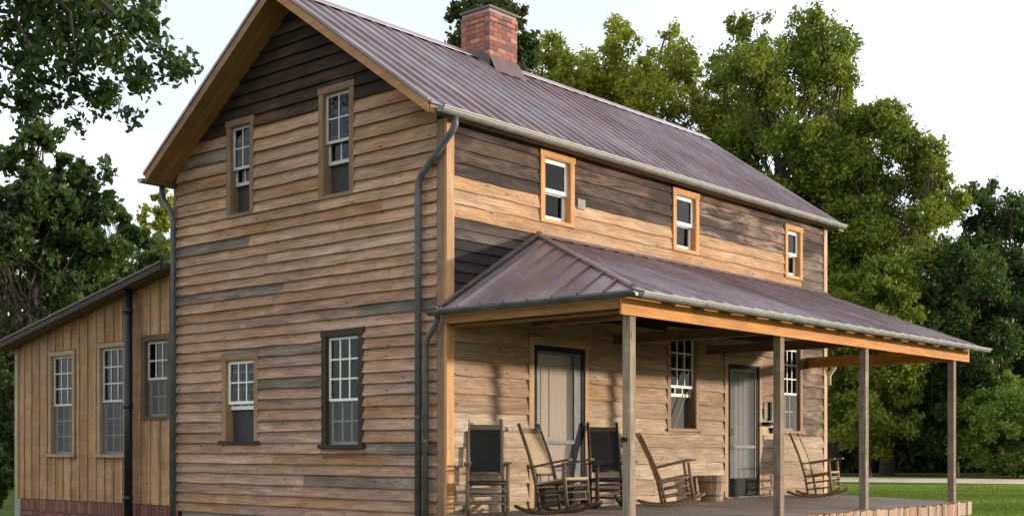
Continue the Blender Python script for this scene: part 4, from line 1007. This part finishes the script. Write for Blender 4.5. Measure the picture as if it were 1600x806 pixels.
# overhanging tree: trunk stands left of the view, one limb reaches in over the yard
def overhang():
    D = 15.0
    base = at(-420, D + 1, GROUND); root = empty('overhanging_tree', base); tag(root, 'leafy branches of a near tree hanging into the sky beside the gable', 'tree')
    def L(px, py, d=D): v = at(px, d, zat(py, d)); return v - base
    m_ = MB(); m_.tube(limb_path((0, 0, -.1), L(-400, 60, D + 1), 8, .03), [.30, .25, .24, .23, .22, .21, .20, .19, .17], 10); m_.build('trunk', 'bark', root, smooth=True)
    twigs = [[(-400, 60, 16), (-200, -60, 15.5), (-20, -70, 15), (120, -30, 14.6), (200, 40, 14.4), (240, 80, 14.3), (300, 112, 14.2)],
             [(-20, -70, 15), (90, -20, 15.2), (160, 20, 15.3), (235, 45, 15.3), (255, 60, 15.3)],
             [(-200, -60, 15.5), (-60, 10, 15), (60, 60, 14.8), (130, 120, 14.7), (190, 150, 14.6), (182, 185, 14.6)],
             [(-60, 10, 15), (20, 20, 15.2), (90, 40, 15.4), (150, 70, 15.4), (195, 140, 15.2)],
             [(-200, 20, 15.2), (-60, 80, 14.8), (20, 110, 14.6), (70, 140, 14.6), (130, 180, 14.5)],
             [(-120, 90, 15), (-20, 150, 14.8), (30, 175, 14.8), (50, 200, 14.8)],
             [(-20, -70, 15), (60, -30, 14.5), (110, 20, 14.2), (120, 90, 14.2), (95, 140, 14.2)],
             [(-60, -40, 15), (10, 0, 14.6), (40, 60, 14.3), (60, 110, 14.3)],
             [(-20, -70, 15), (40, -40, 15.6), (110, 0, 15.8), (165, 5, 15.8), (190, 20, 15.8)]]
    pts = []; lm = MB()
    for ti, t in enumerate(twigs):
        P = [L(*q) for q in t]; k = len(P)
        lm.tube(P, [max(.006, (.07 if ti == 0 else .032) * (1 - i / k) ** 1.2) for i in range(k)], 6, False)
        for i in range(k - 1):
            a, b_ = P[i], P[i + 1]; ln = (b_ - a).length; n = int(ln * (560 if i < k - 2 else 300)); tt = rng.uniform(0, 1, n)
            rad = .30 if i < k - 3 else (.20 if i < k - 2 else .10)
            base_ = np.array(a)[None] + np.outer(tt, np.array(b_ - a)); nclu = max(2, int(ln * 7)); ctr = rng.normal(size=(nclu, 3)) * rad; cl = np.minimum((tt * nclu).astype(int), nclu - 1)
            pts.append(base_ + ctr[cl] + rng.normal(size=(n, 3)) * .075)
    lm.build('limb', 'bark', root, smooth=True)
    pts = np.concatenate(pts)
    # upper crown above the picture
    for _ in range(26):
        c = np.array(L(rng.uniform(-700, -120), rng.uniform(-500, -40), rng.uniform(13.5, 18))); pts = np.concatenate([pts, c + rng.normal(size=(260, 3)) * .45])
    link('crown', leaf_mesh('crown', pts, rng.uniform(.7, 1.2, len(pts)) * .105, 'leaf_dark', .5, .62), root)
overhang()

# grass tufts along the far lawn: short blades nobody could count
def tufts():
    n = 60000
    dp = 26 + 26 * rng.uniform(0, 1, n) ** 1.3; px = rng.uniform(1240, 1660, n)
    b = np.array(CAM)[None] + np.outer(dp, np.array(FWD)) + np.outer((px - 800) / FPX * dp, np.array(RGT)); h = rng.uniform(.04, .11, n); b[:, 2] = GROUND
    an = rng.uniform(0, 2 * np.pi, n); d = np.stack([np.cos(an), np.sin(an), 0 * an], 1) * .022; tip = b + np.stack([rng.normal(size=n) * .03, rng.normal(size=n) * .03, h], 1)
    v = np.stack([b - d, b + d, tip], 1).reshape(-1, 3)
    me = bpy.data.meshes.new('grass'); me.vertices.add(3 * n); me.vertices.foreach_set('co', v.reshape(-1)); me.loops.add(3 * n); me.loops.foreach_set('vertex_index', np.arange(3 * n, dtype=np.int32))
    me.polygons.add(n); me.polygons.foreach_set('loop_start', np.arange(0, 3 * n, 3, dtype=np.int32)); me.polygons.foreach_set('loop_total', np.full(n, 3, dtype=np.int32)); me.update(); me.materials.append(M['leaf_bright'])
    o = link('grass', me); o['kind'] = 'stuff'; tag(o, 'short lawn grass between the porch and the wood', 'grass')
tufts()
